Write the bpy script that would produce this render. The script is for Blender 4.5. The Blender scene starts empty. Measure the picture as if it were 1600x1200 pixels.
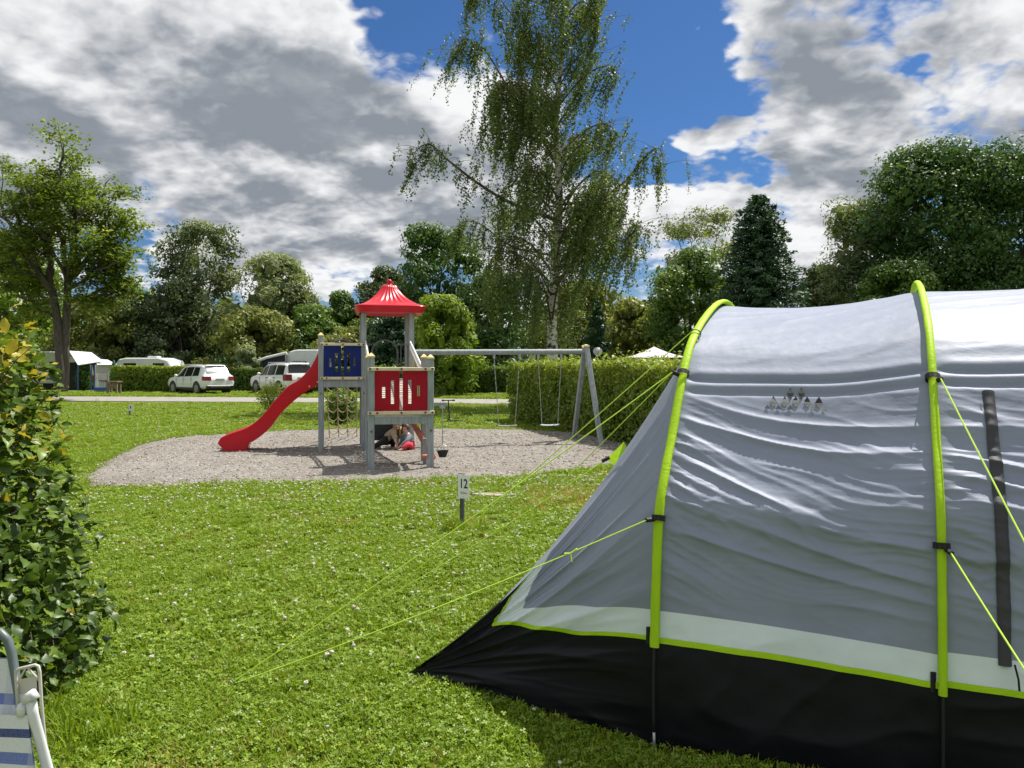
import bpy, math, random
import numpy as np
from mathutils import Vector, Matrix, Quaternion
R = math.radians
random.seed(7)
rng = np.random.default_rng(11)
sc = bpy.context.scene
COL = sc.collection

# ---------------------------------------------------------------- camera
EYE = 1.6
F = 1202.0            # focal length in photo pixels (1600 wide)
HOR = 573.0           # image row of the horizon
cd = bpy.data.cameras.new('camera')
cam = bpy.data.objects.new('camera', cd)
COL.objects.link(cam)
cam.location = (0, 0, EYE)
cam.rotation_euler = (R(90), 0, 0)
cd.sensor_width = 36.0
cd.lens = 36.0 * F / 1600.0
cd.shift_y = -(600 - HOR) / 1600.0
cd.clip_start = 0.05
cd.clip_end = 3000
sc.camera = cam

def at(x, y, Y):      # photo pixel + depth -> world point
    return Vector(((x - 800) / F * Y, Y, EYE - (y - HOR) / F * Y))
def gnd(x, y):        # photo pixel on the ground
    Y = EYE * F / (y - HOR)
    return Vector(((x - 800) / F * Y, Y, 0))

# ---------------------------------------------------------------- light
SUN = Vector((.43, .40, 1.0)).normalized()
ld = bpy.data.lights.new('sun', 'SUN')
ld.energy = 5.0
ld.angle = R(0.53)
ld.color = (1.0, .955, .88)
sun = bpy.data.objects.new('sun', ld)
COL.objects.link(sun)
sun.rotation_euler = SUN.to_track_quat('Z', 'Y').to_euler()
sc.view_settings.view_transform = 'Standard'
sc.view_settings.look = 'None'
sc.view_settings.exposure = 0.62
sc.view_settings.gamma = 1.0
sc.view_settings.use_curve_mapping = False
sc.render.engine = 'CYCLES'

# ---------------------------------------------------------------- node helpers
class NT:
    def __init__(s, tree):
        s.t = tree; s.n = tree.nodes; s.l = tree.links
    def put(s, sock, v):
        if v is None: return
        if isinstance(v, bpy.types.NodeSocket): s.l.new(v, sock)
        else:
            try: sock.default_value = v
            except Exception:
                sock.default_value = (*v, 1.0) if len(v) == 3 else v[:3]
    def add(s, typ, ins=None, **props):
        nd = s.n.new(typ)
        for k, v in props.items(): setattr(nd, k, v)
        for k, v in (ins or {}).items(): s.put(nd.inputs[k], v)
        return nd
    def math(s, op, a, b=None, c=None, clamp=False):
        nd = s.n.new('ShaderNodeMath'); nd.operation = op; nd.use_clamp = clamp
        for i, v in enumerate((a, b, c)): s.put(nd.inputs[i], v)
        return nd.outputs[0]
    def vm(s, op, a, b=None, scale=None):
        nd = s.n.new('ShaderNodeVectorMath'); nd.operation = op
        s.put(nd.inputs[0], a)
        if b is not None: s.put(nd.inputs[1], b)
        if scale is not None: s.put(nd.inputs['Scale'], scale)
        return nd.outputs['Value'] if op in ('DOT_PRODUCT', 'LENGTH') else nd.outputs[0]
    def smooth(s, v, a, b, lo=0.0, hi=1.0, typ='SMOOTHSTEP'):
        nd = s.n.new('ShaderNodeMapRange'); nd.interpolation_type = typ
        for k, x in zip(('Value', 'From Min', 'From Max', 'To Min', 'To Max'), (v, a, b, lo, hi)): s.put(nd.inputs[k], x)
        return nd.outputs[0]
    def noise(s, vec, scale, detail=4, rough=.5, dist=0.0, out=0, dim='3D'):
        nd = s.n.new('ShaderNodeTexNoise'); nd.noise_dimensions = dim
        s.put(nd.inputs['Vector'], vec)
        for k, x in zip(('Scale', 'Detail', 'Roughness', 'Distortion'), (scale, detail, rough, dist)): s.put(nd.inputs[k], x)
        return nd.outputs[out]
    def mix(s, f, a, b, blend='MIX'):
        nd = s.n.new('ShaderNodeMix'); nd.data_type = 'RGBA'; nd.blend_type = blend
        s.put(nd.inputs[0], f); s.put(nd.inputs[6], a); s.put(nd.inputs[7], b)
        return nd.outputs[2]

# ---------------------------------------------------------------- world: blue sky with broken cumulus
w = bpy.data.worlds.new('World'); sc.world = w; w.use_nodes = True
T = NT(w.node_tree); T.n.clear()
sky = T.add('ShaderNodeTexSky', sky_type='NISHITA')
sky.sun_disc = False
sky.sun_elevation = math.asin(SUN.z)
sky.sun_rotation = math.atan2(SUN.x, SUN.y)
sky.air_density = 1.0; sky.dust_density = .6; sky.ozone_density = 2.0
D = T.vm('NORMALIZE', T.add('ShaderNodeTexCoord').outputs['Generated'])
sep = T.add('ShaderNodeSeparateXYZ', {0: D})
zz = T.math('MAXIMUM', sep.outputs[2], 0.0)
den = T.math('ADD', zz, .27)
px = T.math('DIVIDE', sep.outputs[0], den)
py = T.math('DIVIDE', sep.outputs[1], den)
P = T.add('ShaderNodeCombineXYZ', {0: px, 1: py, 2: 0.0}).outputs[0]
warp = T.vm('SUBTRACT', T.noise(P, 2.3, 4, .6, out=1, dim='2D'), (.5, .5, .5))
DW = T.vm('ADD', D, T.vm('SCALE', warp, scale=.03))
def direction(x, y):
    return Vector(((x - 800) / F, 1.0, (HOR - y) / F)).normalized()
def spot(x, y, rx, amount):
    d = direction(x, y)
    c = T.vm('DOT_PRODUCT', DW, tuple(d))
    r = math.atan(rx / F)
    return T.smooth(c, math.cos(r * 1.35), math.cos(r * .1), 0.0, amount)
def density(Pv, det, k2):
    n = T.noise(Pv, 1.30, det, .60, dim='2D')
    b1 = T.math('ABSOLUTE', T.math('SUBTRACT', T.noise(Pv, 4.4, 3, .6, dim='2D'), .5))
    b2 = T.math('ABSOLUTE', T.math('SUBTRACT', T.noise(Pv, 12.0, 3, .6, dim='2D'), .5))
    puff = T.math('ADD', T.math('MULTIPLY', b1, .50), T.math('MULTIPLY', b2, k2))
    return T.math('ADD', n, T.math('SUBTRACT', puff, .085))
PW = T.vm('ADD', P, T.vm('SCALE', warp, scale=.07))
d1 = density(PW, 10, .30)
l1 = density(PW, 2.6, .16)
l2 = density(T.vm('MULTIPLY', PW, (.925, .925, 1.0)), 2.6, .16)
cover = None
for s_ in ((650, 78, 115, -1.15), (575, 60, 70, -.35), (960, 110, 110, -.65), (985, 195, 85, -.55), (1080, 205, 70, -.45), (1165, 150, 62, -.5), (1390, 0, 75, -.85),
           (1560, 205, 100, -1.0), (5, 40, 60, -.5), (590, 450, 110, -1.0), (470, 450, 90, -.9), (235, 430, 90, -.9), (1010, 455, 80, -.5),
           (300, 150, 480, .26), (280, 290, 330, .20), (1160, 40, 190, .20), (1330, 290, 380, .22), (730, 200, 150, .22), (1500, 70, 170, .18), (600, 330, 260, .18), (1330, 110, 130, .12), (1020, 320, 150, .22), (830, 100, 90, .2), (1230, 210, 120, .12), (60, 100, 150, .12), (445, 278, 140, .4), (500, 265, 150, .75)):
    v = spot(*s_) if s_[3] > 0 else spot(s_[0], s_[1], s_[2] * 1.25, s_[3] * .62)
    cover = v if cover is None else T.math('ADD', cover, v)
dens = T.math('ADD', T.math('MULTIPLY_ADD', T.math('SUBTRACT', d1, .5), 2.1, .5), T.math('MULTIPLY_ADD', cover, 1.15, .12))
alpha = T.smooth(dens, .30, .66)
alpha = T.math('MULTIPLY', alpha, T.smooth(sep.outputs[2], -.02, .04))
# lit tops, grey undersides, dark thick cores
lit = T.math('MULTIPLY_ADD', T.math('SUBTRACT', l1, l2), 4.0, .80)
lit = T.math('ADD', lit, T.math('MULTIPLY', T.math('SUBTRACT', d1, l1), 1.0))
dark = spot(330, 110, 430, .27)
for s_ in ((1130, 70, 160, .30), (1320, 290, 260, .20), (1500, 50, 190, .34), (1380, 170, 230, .16), (700, 240, 130, .16), (960, 380, 160, .12)):
    dark = T.math('ADD', dark, spot(*s_))
thick = T.smooth(T.math('ADD', l1, T.math('MAXIMUM', cover, -.1)), .50, 1.10, typ='LINEAR')
lit = T.math('SUBTRACT', lit, T.math('MULTIPLY', thick, .58))
lit = T.math('SUBTRACT', lit, dark)
lit = T.math('ADD', lit, T.math('MULTIPLY', T.math('SUBTRACT', 1.0, alpha), .35))
lit = T.smooth(lit, -.32, .92, typ='SMOOTHSTEP')
fine = T.noise(PW, 6.5, 6, .6, dim='2D')
lit = T.math('ADD', lit, T.math('MULTIPLY', T.math('SUBTRACT', fine, .5), .42))
ccol = T.mix(lit, (.30, .335, .385, 1), (1.06, 1.065, 1.075, 1))
tint = T.mix(T.smooth(sep.outputs[2], .0, .22), (.66, .80, 1.02, 1), (.42, .72, 1.10, 1))
skyc = T.vm('MULTIPLY', sky.outputs[0], tint)
b_sky = T.add('ShaderNodeBackground', {'Color': skyc, 'Strength': .052})
b_cl = T.add('ShaderNodeBackground', {'Color': ccol, 'Strength': .58})
mx = T.add('ShaderNodeMixShader', {0: alpha, 1: b_sky.outputs[0], 2: b_cl.outputs[0]})
T.add('ShaderNodeOutputWorld', {0: mx.outputs[0]})

# ---------------------------------------------------------------- materials
def newmat(name):
    m = bpy.data.materials.new(name); m.use_nodes = True
    t = NT(m.node_tree); t.n.clear()
    return m, t
def finish(t, sh):
    t.add('ShaderNodeOutputMaterial', {0: sh})
def pbr(name, base, rough=.6, base2=None, nscale=8.0, bump=0.0, bscale=60.0, metal=0.0, coat=0.0, transl=0.0, spec=.5, stretch=None, detail=5, lo=.35, hi=.65):
    m, t = newmat(name)
    co = t.add('ShaderNodeTexCoord').outputs['Object']
    if stretch: co = t.vm('MULTIPLY', co, stretch)
    c = (*base, 1)
    if base2 is not None:
        f = t.smooth(t.noise(co, nscale, detail, .6), lo, hi)
        c = t.mix(f, c, (*base2, 1))
    p = t.add('ShaderNodeBsdfPrincipled', {'Base Color': c, 'Roughness': rough, 'Metallic': metal, 'Coat Weight': coat, 'Specular IOR Level': spec})
    if bump:
        b = t.add('ShaderNodeBump', {'Height': t.noise(co, bscale, 4, .6), 'Strength': bump, 'Distance': .01})
        t.l.new(b.outputs[0], p.inputs['Normal'])
    sh = p.outputs[0]
    if transl:
        tr = t.add('ShaderNodeBsdfTranslucent', {'Color': c})
        sh = t.add('ShaderNodeMixShader', {0: transl, 1: sh, 2: tr.outputs[0]}).outputs[0]
    finish(t, sh); return m
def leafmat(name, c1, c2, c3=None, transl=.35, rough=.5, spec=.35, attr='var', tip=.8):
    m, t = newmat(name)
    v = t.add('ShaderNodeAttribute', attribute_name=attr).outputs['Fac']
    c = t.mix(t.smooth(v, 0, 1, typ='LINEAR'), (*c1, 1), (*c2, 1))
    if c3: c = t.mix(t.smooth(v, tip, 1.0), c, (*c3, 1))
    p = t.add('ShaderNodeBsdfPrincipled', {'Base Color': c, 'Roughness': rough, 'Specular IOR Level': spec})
    tc = t.vm('MULTIPLY', c, (1.25, 1.2, .55))
    tr = t.add('ShaderNodeBsdfTranslucent', {'Color': tc})
    finish(t, t.add('ShaderNodeMixShader', {0: transl, 1: p.outputs[0], 2: tr.outputs[0]}).outputs[0])
    return m

M = {}
M['post'] = pbr('grey_stained_wood', (.23, .265, .265), .65, (.33, .365, .36), 3.0, .35, 40, stretch=(8, 8, 1), transl=0)
M['rail'] = pbr('cream_board', (.62, .53, .33), .55, (.70, .62, .43), 9)
M['cap'] = pbr('yellow_cap', (.66, .50, .18), .5, (.72, .58, .27), 9)
M['red'] = pbr('red_board', (.33, .002, .012), .5, (.38, .003, .016), 5, spec=.25)
M['blue'] = pbr('blue_board', (.003, .014, .12), .5, (.005, .02, .15), 5, spec=.25)
M['redplastic'] = pbr('red_plastic', (.56, .003, .018), .30, (.50, .003, .015), 6, .04, 15, coat=.12, spec=.3)
M['pink'] = pbr('faded_red_chute', (.45, .12, .075), .5, (.55, .2, .14), 5)
M['white'] = pbr('white_perforated', (.72, .72, .70), .5)
M['plank'] = pbr('bleached_plank', (.48, .43, .36), .75, (.36, .32, .27), 5, .3, 30)
M['steel'] = pbr('galvanised_steel', (.42, .44, .45), .42, (.34, .36, .37), 12, metal=.6)
M['darksteel'] = pbr('grey_tube', (.12, .125, .13), .45, metal=.3)
M['bolt'] = pbr('bolt_cap', (.10, .045, .03), .5)
M['rope'] = pbr('net_rope', (.40, .33, .18), .85, (.3, .25, .14), 30)
M['darkboard'] = pbr('dark_board', (.022, .022, .026), .6)
M['rubber'] = pbr('black_rubber', (.018, .018, .018), .7)
M['black'] = pbr('black_plastic', (.012, .012, .013), .45)
M['chain'] = pbr('chain_steel', (.42, .42, .40), .45, metal=.5)
M['seatwood'] = pbr('swing_seat', (.13, .12, .11), .7)
M['carwhite'] = pbr('white_car_paint', (.78, .79, .80), .25, coat=.6)
M['glass'] = pbr('dark_glass', (.010, .012, .014), .12, spec=.35)
M['lamp_red'] = pbr('tail_light', (.20, .008, .008), .3)
M['plate'] = pbr('number_plate', (.38, .38, .38), .5)
M['tyre'] = pbr('tyre', (.014, .014, .015), .8)
M['rim'] = pbr('alloy_rim', (.28, .28, .29), .35, metal=.8)
M['chrome'] = pbr('silver_trim', (.5, .5, .5), .3, metal=.7)
M['caravan'] = pbr('caravan_panel', (.66, .68, .68), .4, (.6, .62, .62), 3)
M['canvas'] = pbr('white_canvas', (.80, .80, .80), .8, (.74, .75, .76), 3)
M['greycanvas'] = pbr('grey_canvas', (.42, .43, .44), .8)
M['bluecanvas'] = pbr('blue_canvas', (.06, .13, .42), .8)
M['darkcanvas'] = pbr('dark_canvas', (.02, .024, .035), .85)
M['palecanvas'] = pbr('pale_lilac_canvas', (.62, .54, .60), .8, (.56, .48, .55), 3)
M['greencanvas'] = pbr('green_canvas', (.012, .07, .05), .8)
M['benchwood'] = pbr('brown_wood', (.16, .115, .075), .8, (.24, .19, .13), 6)
M['signwhite'] = pbr('sign_enamel', (.82, .82, .82), .35)
M['ink'] = pbr('sign_ink', (.008, .008, .009), .5)
M['bark'] = pbr('grey_bark', (.060, .050, .040), .9, (.11, .095, .08), 5, .8, 12, stretch=(3, 3, .6))
def birch_bark():
    m, t = newmat('birch_bark')
    co = t.add('ShaderNodeTexCoord').outputs['Object']
    n = t.noise(t.vm('MULTIPLY', co, (1.5, 1.5, 3.0)), 2.2, 6, .7)
    c = t.mix(t.smooth(n, .50, .58), (.62, .59, .54, 1), (.035, .03, .028, 1))
    finish(t, t.add('ShaderNodeBsdfPrincipled', {'Base Color': c, 'Roughness': .8}).outputs[0]); return m
M['birchbark'] = birch_bark()
M['twig'] = pbr('twig_bark', (.07, .05, .035), .85)
M['skin'] = pbr('skin', (.60, .36, .26), .55)
M['hair_fair'] = pbr('fair_hair', (.34, .22, .10), .6, (.26, .16, .07), 25)
M['hair_dark'] = pbr('brown_hair', (.06, .035, .022), .6)
M['cloth_beige'] = pbr('beige_cloth', (.36, .29, .20), .9)
M['cloth_black'] = pbr('black_cloth', (.016, .016, .02), .9)
M['cloth_grey'] = pbr('grey_blue_cloth', (.20, .24, .28), .9, (.28, .31, .34), 18)
M['cloth_red'] = pbr('red_cloth', (.60, .03, .06), .85)
M['cloth_lilac'] = pbr('lilac_cloth', (.30, .28, .58), .85, (.2, .2, .5), 25)
# tent cloth
def tentcloth(name, base, rough=.42, transl=.10, bump=.05, sheen=.0):
    m, t = newmat(name)
    co = t.add('ShaderNodeTexCoord').outputs['Object']
    n = t.noise(co, 2.2, 4, .6)
    c = t.mix(t.smooth(n, .3, .7), (*[b * .94 for b in base], 1), (*[min(1, b * 1.05) for b in base], 1))
    n2 = t.noise(t.vm('MULTIPLY', co, (1, 1, 2.2)), 16, 6, .65, dist=1.2)
    b1 = t.add('ShaderNodeBump', {'Height': n2, 'Strength': bump, 'Distance': .02})
    p = t.add('ShaderNodeBsdfPrincipled', {'Base Color': c, 'Roughness': rough, 'Specular IOR Level': .2})
    t.l.new(b1.outputs[0], p.inputs['Normal'])
    tr = t.add('ShaderNodeBsdfTranslucent', {'Color': c})
    finish(t, t.add('ShaderNodeMixShader', {0: transl, 1: p.outputs[0], 2: tr.outputs[0]}).outputs[0]); return m
M['t_grey'] = tentcloth('tent_grey', (.265, .295, .375), .50, .12, .10)
M['t_light'] = tentcloth('tent_light_grey', (.72, .79, .81), .5, .12, .06)
M['t_dark'] = tentcloth('tent_black', (.0040, .0052, .0075), .5, 0, .05)
M['t_green'] = tentcloth('tent_green', (.43, .68, .015), .5, .15, .22)
M['t_strip'] = tentcloth('tent_charcoal', (.055, .055, .062), .6, 0, .15)
M['t_black'] = pbr('strap_black', (.008, .008, .009), .7)
M['guy'] = pbr('neon_cord', (.56, .82, .08), .6)
M['logo_dark'] = pbr('logo_black', (.010, .011, .016), .8, spec=.2)
M['logo_mid'] = pbr('logo_grey', (.075, .08, .085), .8, spec=.2)
M['logo_light'] = pbr('logo_pale', (.20, .205, .19), .8, spec=.2)
# ground
def lawnmat():
    m, t = newmat('lawn_soil')
    co = t.add('ShaderNodeTexCoord').outputs['Object']
    a = t.noise(co, .35, 5, .6); b = t.noise(co, 14, 5, .7); f = t.noise(co, 90, 3, .7)
    c = t.mix(t.smooth(a, .3, .7), (.15, .20, .018, 1), (.20, .24, .030, 1))
    c = t.mix(t.math('MULTIPLY', t.smooth(b, .45, .75), .45), c, (.19, .21, .055, 1))
    c = t.mix(t.math('MULTIPLY', t.smooth(f, .4, .7), .45), c, (.035, .06, .010, 1))
    p = t.add('ShaderNodeBsdfPrincipled', {'Base Color': c, 'Roughness': .85, 'Specular IOR Level': .2})
    bm_ = t.add('ShaderNodeBump', {'Height': t.math('ADD', f, b), 'Strength': .7, 'Distance': .04})
    t.l.new(bm_.outputs[0], p.inputs['Normal'])
    finish(t, p.outputs[0]); return m
M['lawn'] = lawnmat()
def gravelmat():
    m, t = newmat('gravel')
    co = t.add('ShaderNodeTexCoord').outputs['Object']
    v = t.add('ShaderNodeTexVoronoi', {'Vector': co, 'Scale': 42.0, 'Randomness': 1.0})
    v2 = t.add('ShaderNodeTexVoronoi', {'Vector': co, 'Scale': 17.0, 'Randomness': 1.0})
    hue = t.add('ShaderNodeSeparateXYZ', {0: v.outputs['Color']}).outputs[0]
    hue2 = t.add('ShaderNodeSeparateXYZ', {0: v2.outputs['Color']}).outputs[0]
    c = t.mix(hue, (.172, .158, .138, 1), (.365, .342, .308, 1))
    c = t.mix(t.smooth(hue2, .55, 1.0, 0, .6), c, (.16, .13, .105, 1))
    big = t.noise(co, .8, 5, .6)
    c = t.mix(t.smooth(big, .35, .7), c, t.vm('MULTIPLY', c, (.82, .80, .77)))
    p = t.add('ShaderNodeBsdfPrincipled', {'Base Color': c, 'Roughness': .9, 'Specular IOR Level': .2})
    h = t.math('ADD', t.math('MULTIPLY', v.outputs['Distance'], -1.0), t.math('MULTIPLY', t.noise(co, 9, 4, .6), 1.8))
    b = t.add('ShaderNodeBump', {'Height': h, 'Strength': .8, 'Distance': .03})
    t.l.new(b.outputs[0], p.inputs['Normal'])
    finish(t, p.outputs[0]); return m
M['gravel'] = gravelmat()
M['road'] = pbr('road_surface', (.22, .205, .185), .9, (.28, .262, .24), 1.5, .3, 40)
M['slab'] = pbr('slab', (.36, .32, .26), .9, (.26, .23, .18), 10, .8, 40)

# ---------------------------------------------------------------- mesh helpers
def mesh_np(name, V, Fc, mat=None, smooth=False, var=None):
    """V (n,3) array, Fc (m,k) int array of equal polygons"""
    V = np.asarray(V, dtype=np.float32); Fc = np.asarray(Fc, dtype=np.int32)
    me = bpy.data.meshes.new(name)
    m, k = Fc.shape
    me.vertices.add(len(V)); me.vertices.foreach_set('co', V.ravel())
    me.loops.add(m * k); me.loops.foreach_set('vertex_index', Fc.ravel())
    me.polygons.add(m)
    me.polygons.foreach_set('loop_start', np.arange(0, m * k, k, dtype=np.int32))
    me.polygons.foreach_set('loop_total', np.full(m, k, dtype=np.int32))
    if smooth: me.polygons.foreach_set('use_smooth', np.ones(m, dtype=bool))
    if var is not None:
        a = me.attributes.new('var', 'FLOAT', 'FACE'); a.data.foreach_set('value', np.asarray(var, dtype=np.float32))
    me.update(calc_edges=True)
    if mat: me.materials.append(mat)
    return me
def link(name, me, parent=None, loc=None):
    o = bpy.data.objects.new(name, me); COL.objects.link(o)
    if parent: o.parent = parent
    if loc is not None: o.location = loc
    return o
def tag(o, label=None, cat=None, group=None, kind=None):
    for k, v in (('label', label), ('category', cat), ('group', group), ('kind', kind)):
        if v: o[k] = v
    return o
def thing(name, label, cat, loc=(0, 0, 0), rz=0.0, group=None):
    o = bpy.data.objects.new(name, None); COL.objects.link(o)
    o.location = loc; o.rotation_euler = (0, 0, rz); o.empty_display_size = .2
    return tag(o, label, cat, group)

class MB:
    def __init__(s): s.v = []; s.f = []
    def add(s, vs, fs):
        n = len(s.v); s.v += [tuple(v) for v in vs]; s.f += [tuple(i + n for i in f) for f in fs]; return s
    def hexa(s, p):   # 8 points: bottom 4 ccw, top 4 ccw
        return s.add(p, [(3, 2, 1, 0), (4, 5, 6, 7), (0, 1, 5, 4), (1, 2, 6, 5), (2, 3, 7, 6), (3, 0, 4, 7)])
    def box(s, c, size, ex=(1, 0, 0), ey=(0, 1, 0), ez=(0, 0, 1), taper=1.0):
        c = Vector(c); a = Vector(ex) * size[0] / 2; b = Vector(ey) * size[1] / 2; d = Vector(ez) * size[2] / 2
        t = taper
        return s.hexa([c - a - b - d, c + a - b - d, c + a + b - d, c - a + b - d, c - a * t - b * t + d, c + a * t - b * t + d, c + a * t + b * t + d, c - a * t + b * t + d])
    def tube(s, pts, r, n=8, cap=True, flat=1.0, up=None):
        pts = [Vector(p) for p in pts]; m = len(pts)
        rs = r if isinstance(r, (list, tuple)) else [r] * m
        T_ = [(pts[min(i + 1, m - 1)] - pts[max(i - 1, 0)]).normalized() for i in range(m)]
        u = Vector(up) if up is not None else (Vector((0, 0, 1)) if abs(T_[0].z) < .9 else Vector((1, 0, 0)))
        a = (u - T_[0] * u.dot(T_[0])).normalized()
        base = len(s.v)
        for i in range(m):
            a = (a - T_[i] * a.dot(T_[i])).normalized(); b = T_[i].cross(a)
            for k in range(n):
                an = 2 * math.pi * k / n
                s.v.append(tuple(pts[i] + (a * math.cos(an) + b * math.sin(an) * flat) * rs[i]))
        for i in range(m - 1):
            for k in range(n):
                k2 = (k + 1) % n
                s.f.append((base + i * n + k, base + i * n + k2, base + (i + 1) * n + k2, base + (i + 1) * n + k))
        if cap:
            s.f.append(tuple(base + k for k in reversed(range(n)))); s.f.append(tuple(base + (m - 1) * n + k for k in range(n)))
        return s
    def lathe(s, prof, c=(0, 0, 0), n=24, fn=None):
        base = len(s.v); c = Vector(c)
        for r, z in prof:
            for k in range(n):
                an = 2 * math.pi * k / n
                q = fn(an, r, z) if fn else (r * math.cos(an), r * math.sin(an), z)
                s.v.append(tuple(c + Vector(q)))
        for i in range(len(prof) - 1):
            for k in range(n):
                k2 = (k + 1) % n
                s.f.append((base + i * n + k, base + i * n + k2, base + (i + 1) * n + k2, base + (i + 1) * n + k))
        s.f.append(tuple(base + k for k in reversed(range(n)))); s.f.append(tuple(base + (len(prof) - 1) * n + k for k in range(n)))
        return s
    def prism(s, poly, d):  # poly: list of 3D points (planar), d: extrusion vector
        d = Vector(d); n = len(poly)
        vs = [Vector(p) for p in poly] + [Vector(p) + d for p in poly]
        fs = [tuple(reversed(range(n))), tuple(range(n, 2 * n))] + [(i, (i + 1) % n, n + (i + 1) % n, n + i) for i in range(n)]
        return s.add(vs, fs)
    def ball(s, c, r, n=10, m=7, sc_=(1, 1, 1)):
        prof = [(max(1e-4, r * math.sin(math.pi * i / m)) , -r * math.cos(math.pi * i / m)) for i in range(m + 1)]
        return s.lathe(prof, c, n, lambda an, rr, z: (rr * math.cos(an) * sc_[0], rr * math.sin(an) * sc_[1], z * sc_[2]))
    def build(s, name, mat, parent=None, world=False, smooth=False, bevel=0.0, angle=None):
        off = parent.location if (parent is not None and world) else Vector((0, 0, 0))
        me = bpy.data.meshes.new(name)
        me.from_pydata([tuple(Vector(v) - off) for v in s.v], [], s.f); me.update()
        me.materials.append(mat)
        if smooth:
            me.polygons.foreach_set('use_smooth', [True] * len(me.polygons))
            if angle: me.set_sharp_from_angle(angle=R(angle))
        o = link(name, me, parent)
        if bevel:
            b = o.modifiers.new('bevel', 'BEVEL'); b.width = bevel; b.segments = 1; b.limit_method = 'ANGLE'
        return o

# numpy gradient noise -------------------------------------------------
_prm = np.random.default_rng(5).permutation(256); _prm = np.concatenate([_prm, _prm])
_ga = np.random.default_rng(6).uniform(0, 2 * np.pi, 256); _gx, _gy = np.cos(_ga), np.sin(_ga)
def pnoise(x, y):
    x = np.asarray(x, float); y = np.asarray(y, float); x, y = np.broadcast_arrays(x, y)
    xi = np.floor(x).astype(int); yi = np.floor(y).astype(int); xf = x - xi; yf = y - yi
    u = xf * xf * xf * (xf * (xf * 6 - 15) + 10); v = yf * yf * yf * (yf * (yf * 6 - 15) + 10)
    def g(ix, iy, dx, dy):
        h = _prm[(_prm[ix & 255] + iy) & 255]; return _gx[h] * dx + _gy[h] * dy
    a = g(xi, yi, xf, yf); b = g(xi + 1, yi, xf - 1, yf); c = g(xi, yi + 1, xf, yf - 1); d = g(xi + 1, yi + 1, xf - 1, yf - 1)
    return (a + (b - a) * u + ((c + (d - c) * u) - (a + (b - a) * u)) * v) * 1.4
def fbm(x, y, o=4):
    r = 0; a = 1.0; s = 0
    for i in range(o):
        r = r + a * pnoise(x * 2 ** i + 13.7 * i, y * 2 ** i + 7.1 * i); s += a; a *= .5
    return r / s
def ridge(x, y):
    return 1 - np.minimum(1, np.abs(pnoise(x, y)) * 2.2)
def inpoly(px_, py_, poly):
    px_ = np.asarray(px_); py_ = np.asarray(py_); c = np.zeros(px_.shape, bool); n = len(poly)
    for i in range(n):
        x1, y1 = poly[i]; x2, y2 = poly[(i + 1) % n]
        cond = ((y1 > py_) != (y2 > py_)) & (px_ < (x2 - x1) * (py_ - y1) / (y2 - y1 + 1e-12) + x1)
        c ^= cond
    return c
def grid_faces(nu, nv):
    i = np.arange(nu - 1)[:, None]; j = np.arange(nv - 1)[None, :]
    a = (i * nv + j).ravel()
    return np.stack([a, a + nv, a + nv + 1, a + 1], 1)

# ---------------------------------------------------------------- ground, gravel pit, road
def hgt(x, y):   # gentle unevenness of the lawn
    return 0.018 * fbm(np.asarray(x) * .5, np.asarray(y) * .5, 3)
def ground():
    xs = np.unique(np.concatenate([np.linspace(-600, -40, 12), np.linspace(-40, 40, 161), np.linspace(40, 600, 12)]))
    ys = np.unique(np.concatenate([np.linspace(-60, -4, 8), np.linspace(-4, 44, 161), np.linspace(44, 900, 16)]))
    X, Y = np.meshgrid(xs, ys, indexing='ij')
    near = (np.abs(X) < 38) & (Y > -4) & (Y < 42)
    Z = np.where(near, hgt(X, Y), 0)
    me = mesh_np('lawn', np.stack([X.ravel(), Y.ravel(), Z.ravel()], 1), grid_faces(len(xs), len(ys)), M['lawn'], True)
    tag(link('lawn', me), kind='structure')
ground()
pit_px = [(118, 762), (200, 764), (330, 759), (470, 757), (600, 755), (720, 751), (800, 748), (880, 741), (930, 735), (960, 728)]
PIT = [tuple(gnd(x, y)[:2]) for x, y in pit_px] + [(2.6, 12.2), (3.1, 13.5), (2.8, 15.5), (2.35, 17.2), (1.4, 18.6), (.2, 19.1)] + \
      [tuple(gnd(x, y)[:2]) for x, y in [(700, 672), (600, 671), (500, 673), (400, 677), (300, 683), (240, 690), (205, 700), (170, 718), (140, 738)]]
def smooth_poly(poly, n=220, jit=.06):
    p = np.array(poly); q = np.vstack([p, p[:1]])
    d = np.r_[0, np.cumsum(np.hypot(*np.diff(q, axis=0).T))]
    t = np.linspace(0, d[-1], n, endpoint=False)
    x = np.interp(t, d, q[:, 0]); y = np.interp(t, d, q[:, 1])
    for _ in range(3):
        x = (np.roll(x, 1) + 2 * x + np.roll(x, -1)) / 4; y = (np.roll(y, 1) + 2 * y + np.roll(y, -1)) / 4
    x = x + jit * fbm(t * 1.3, 0 * t + 3, 3) * 2; y = y + jit * fbm(t * 1.3, 0 * t + 9, 3) * 2
    return list(zip(x, y))
PITS = smooth_poly(PIT)
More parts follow.
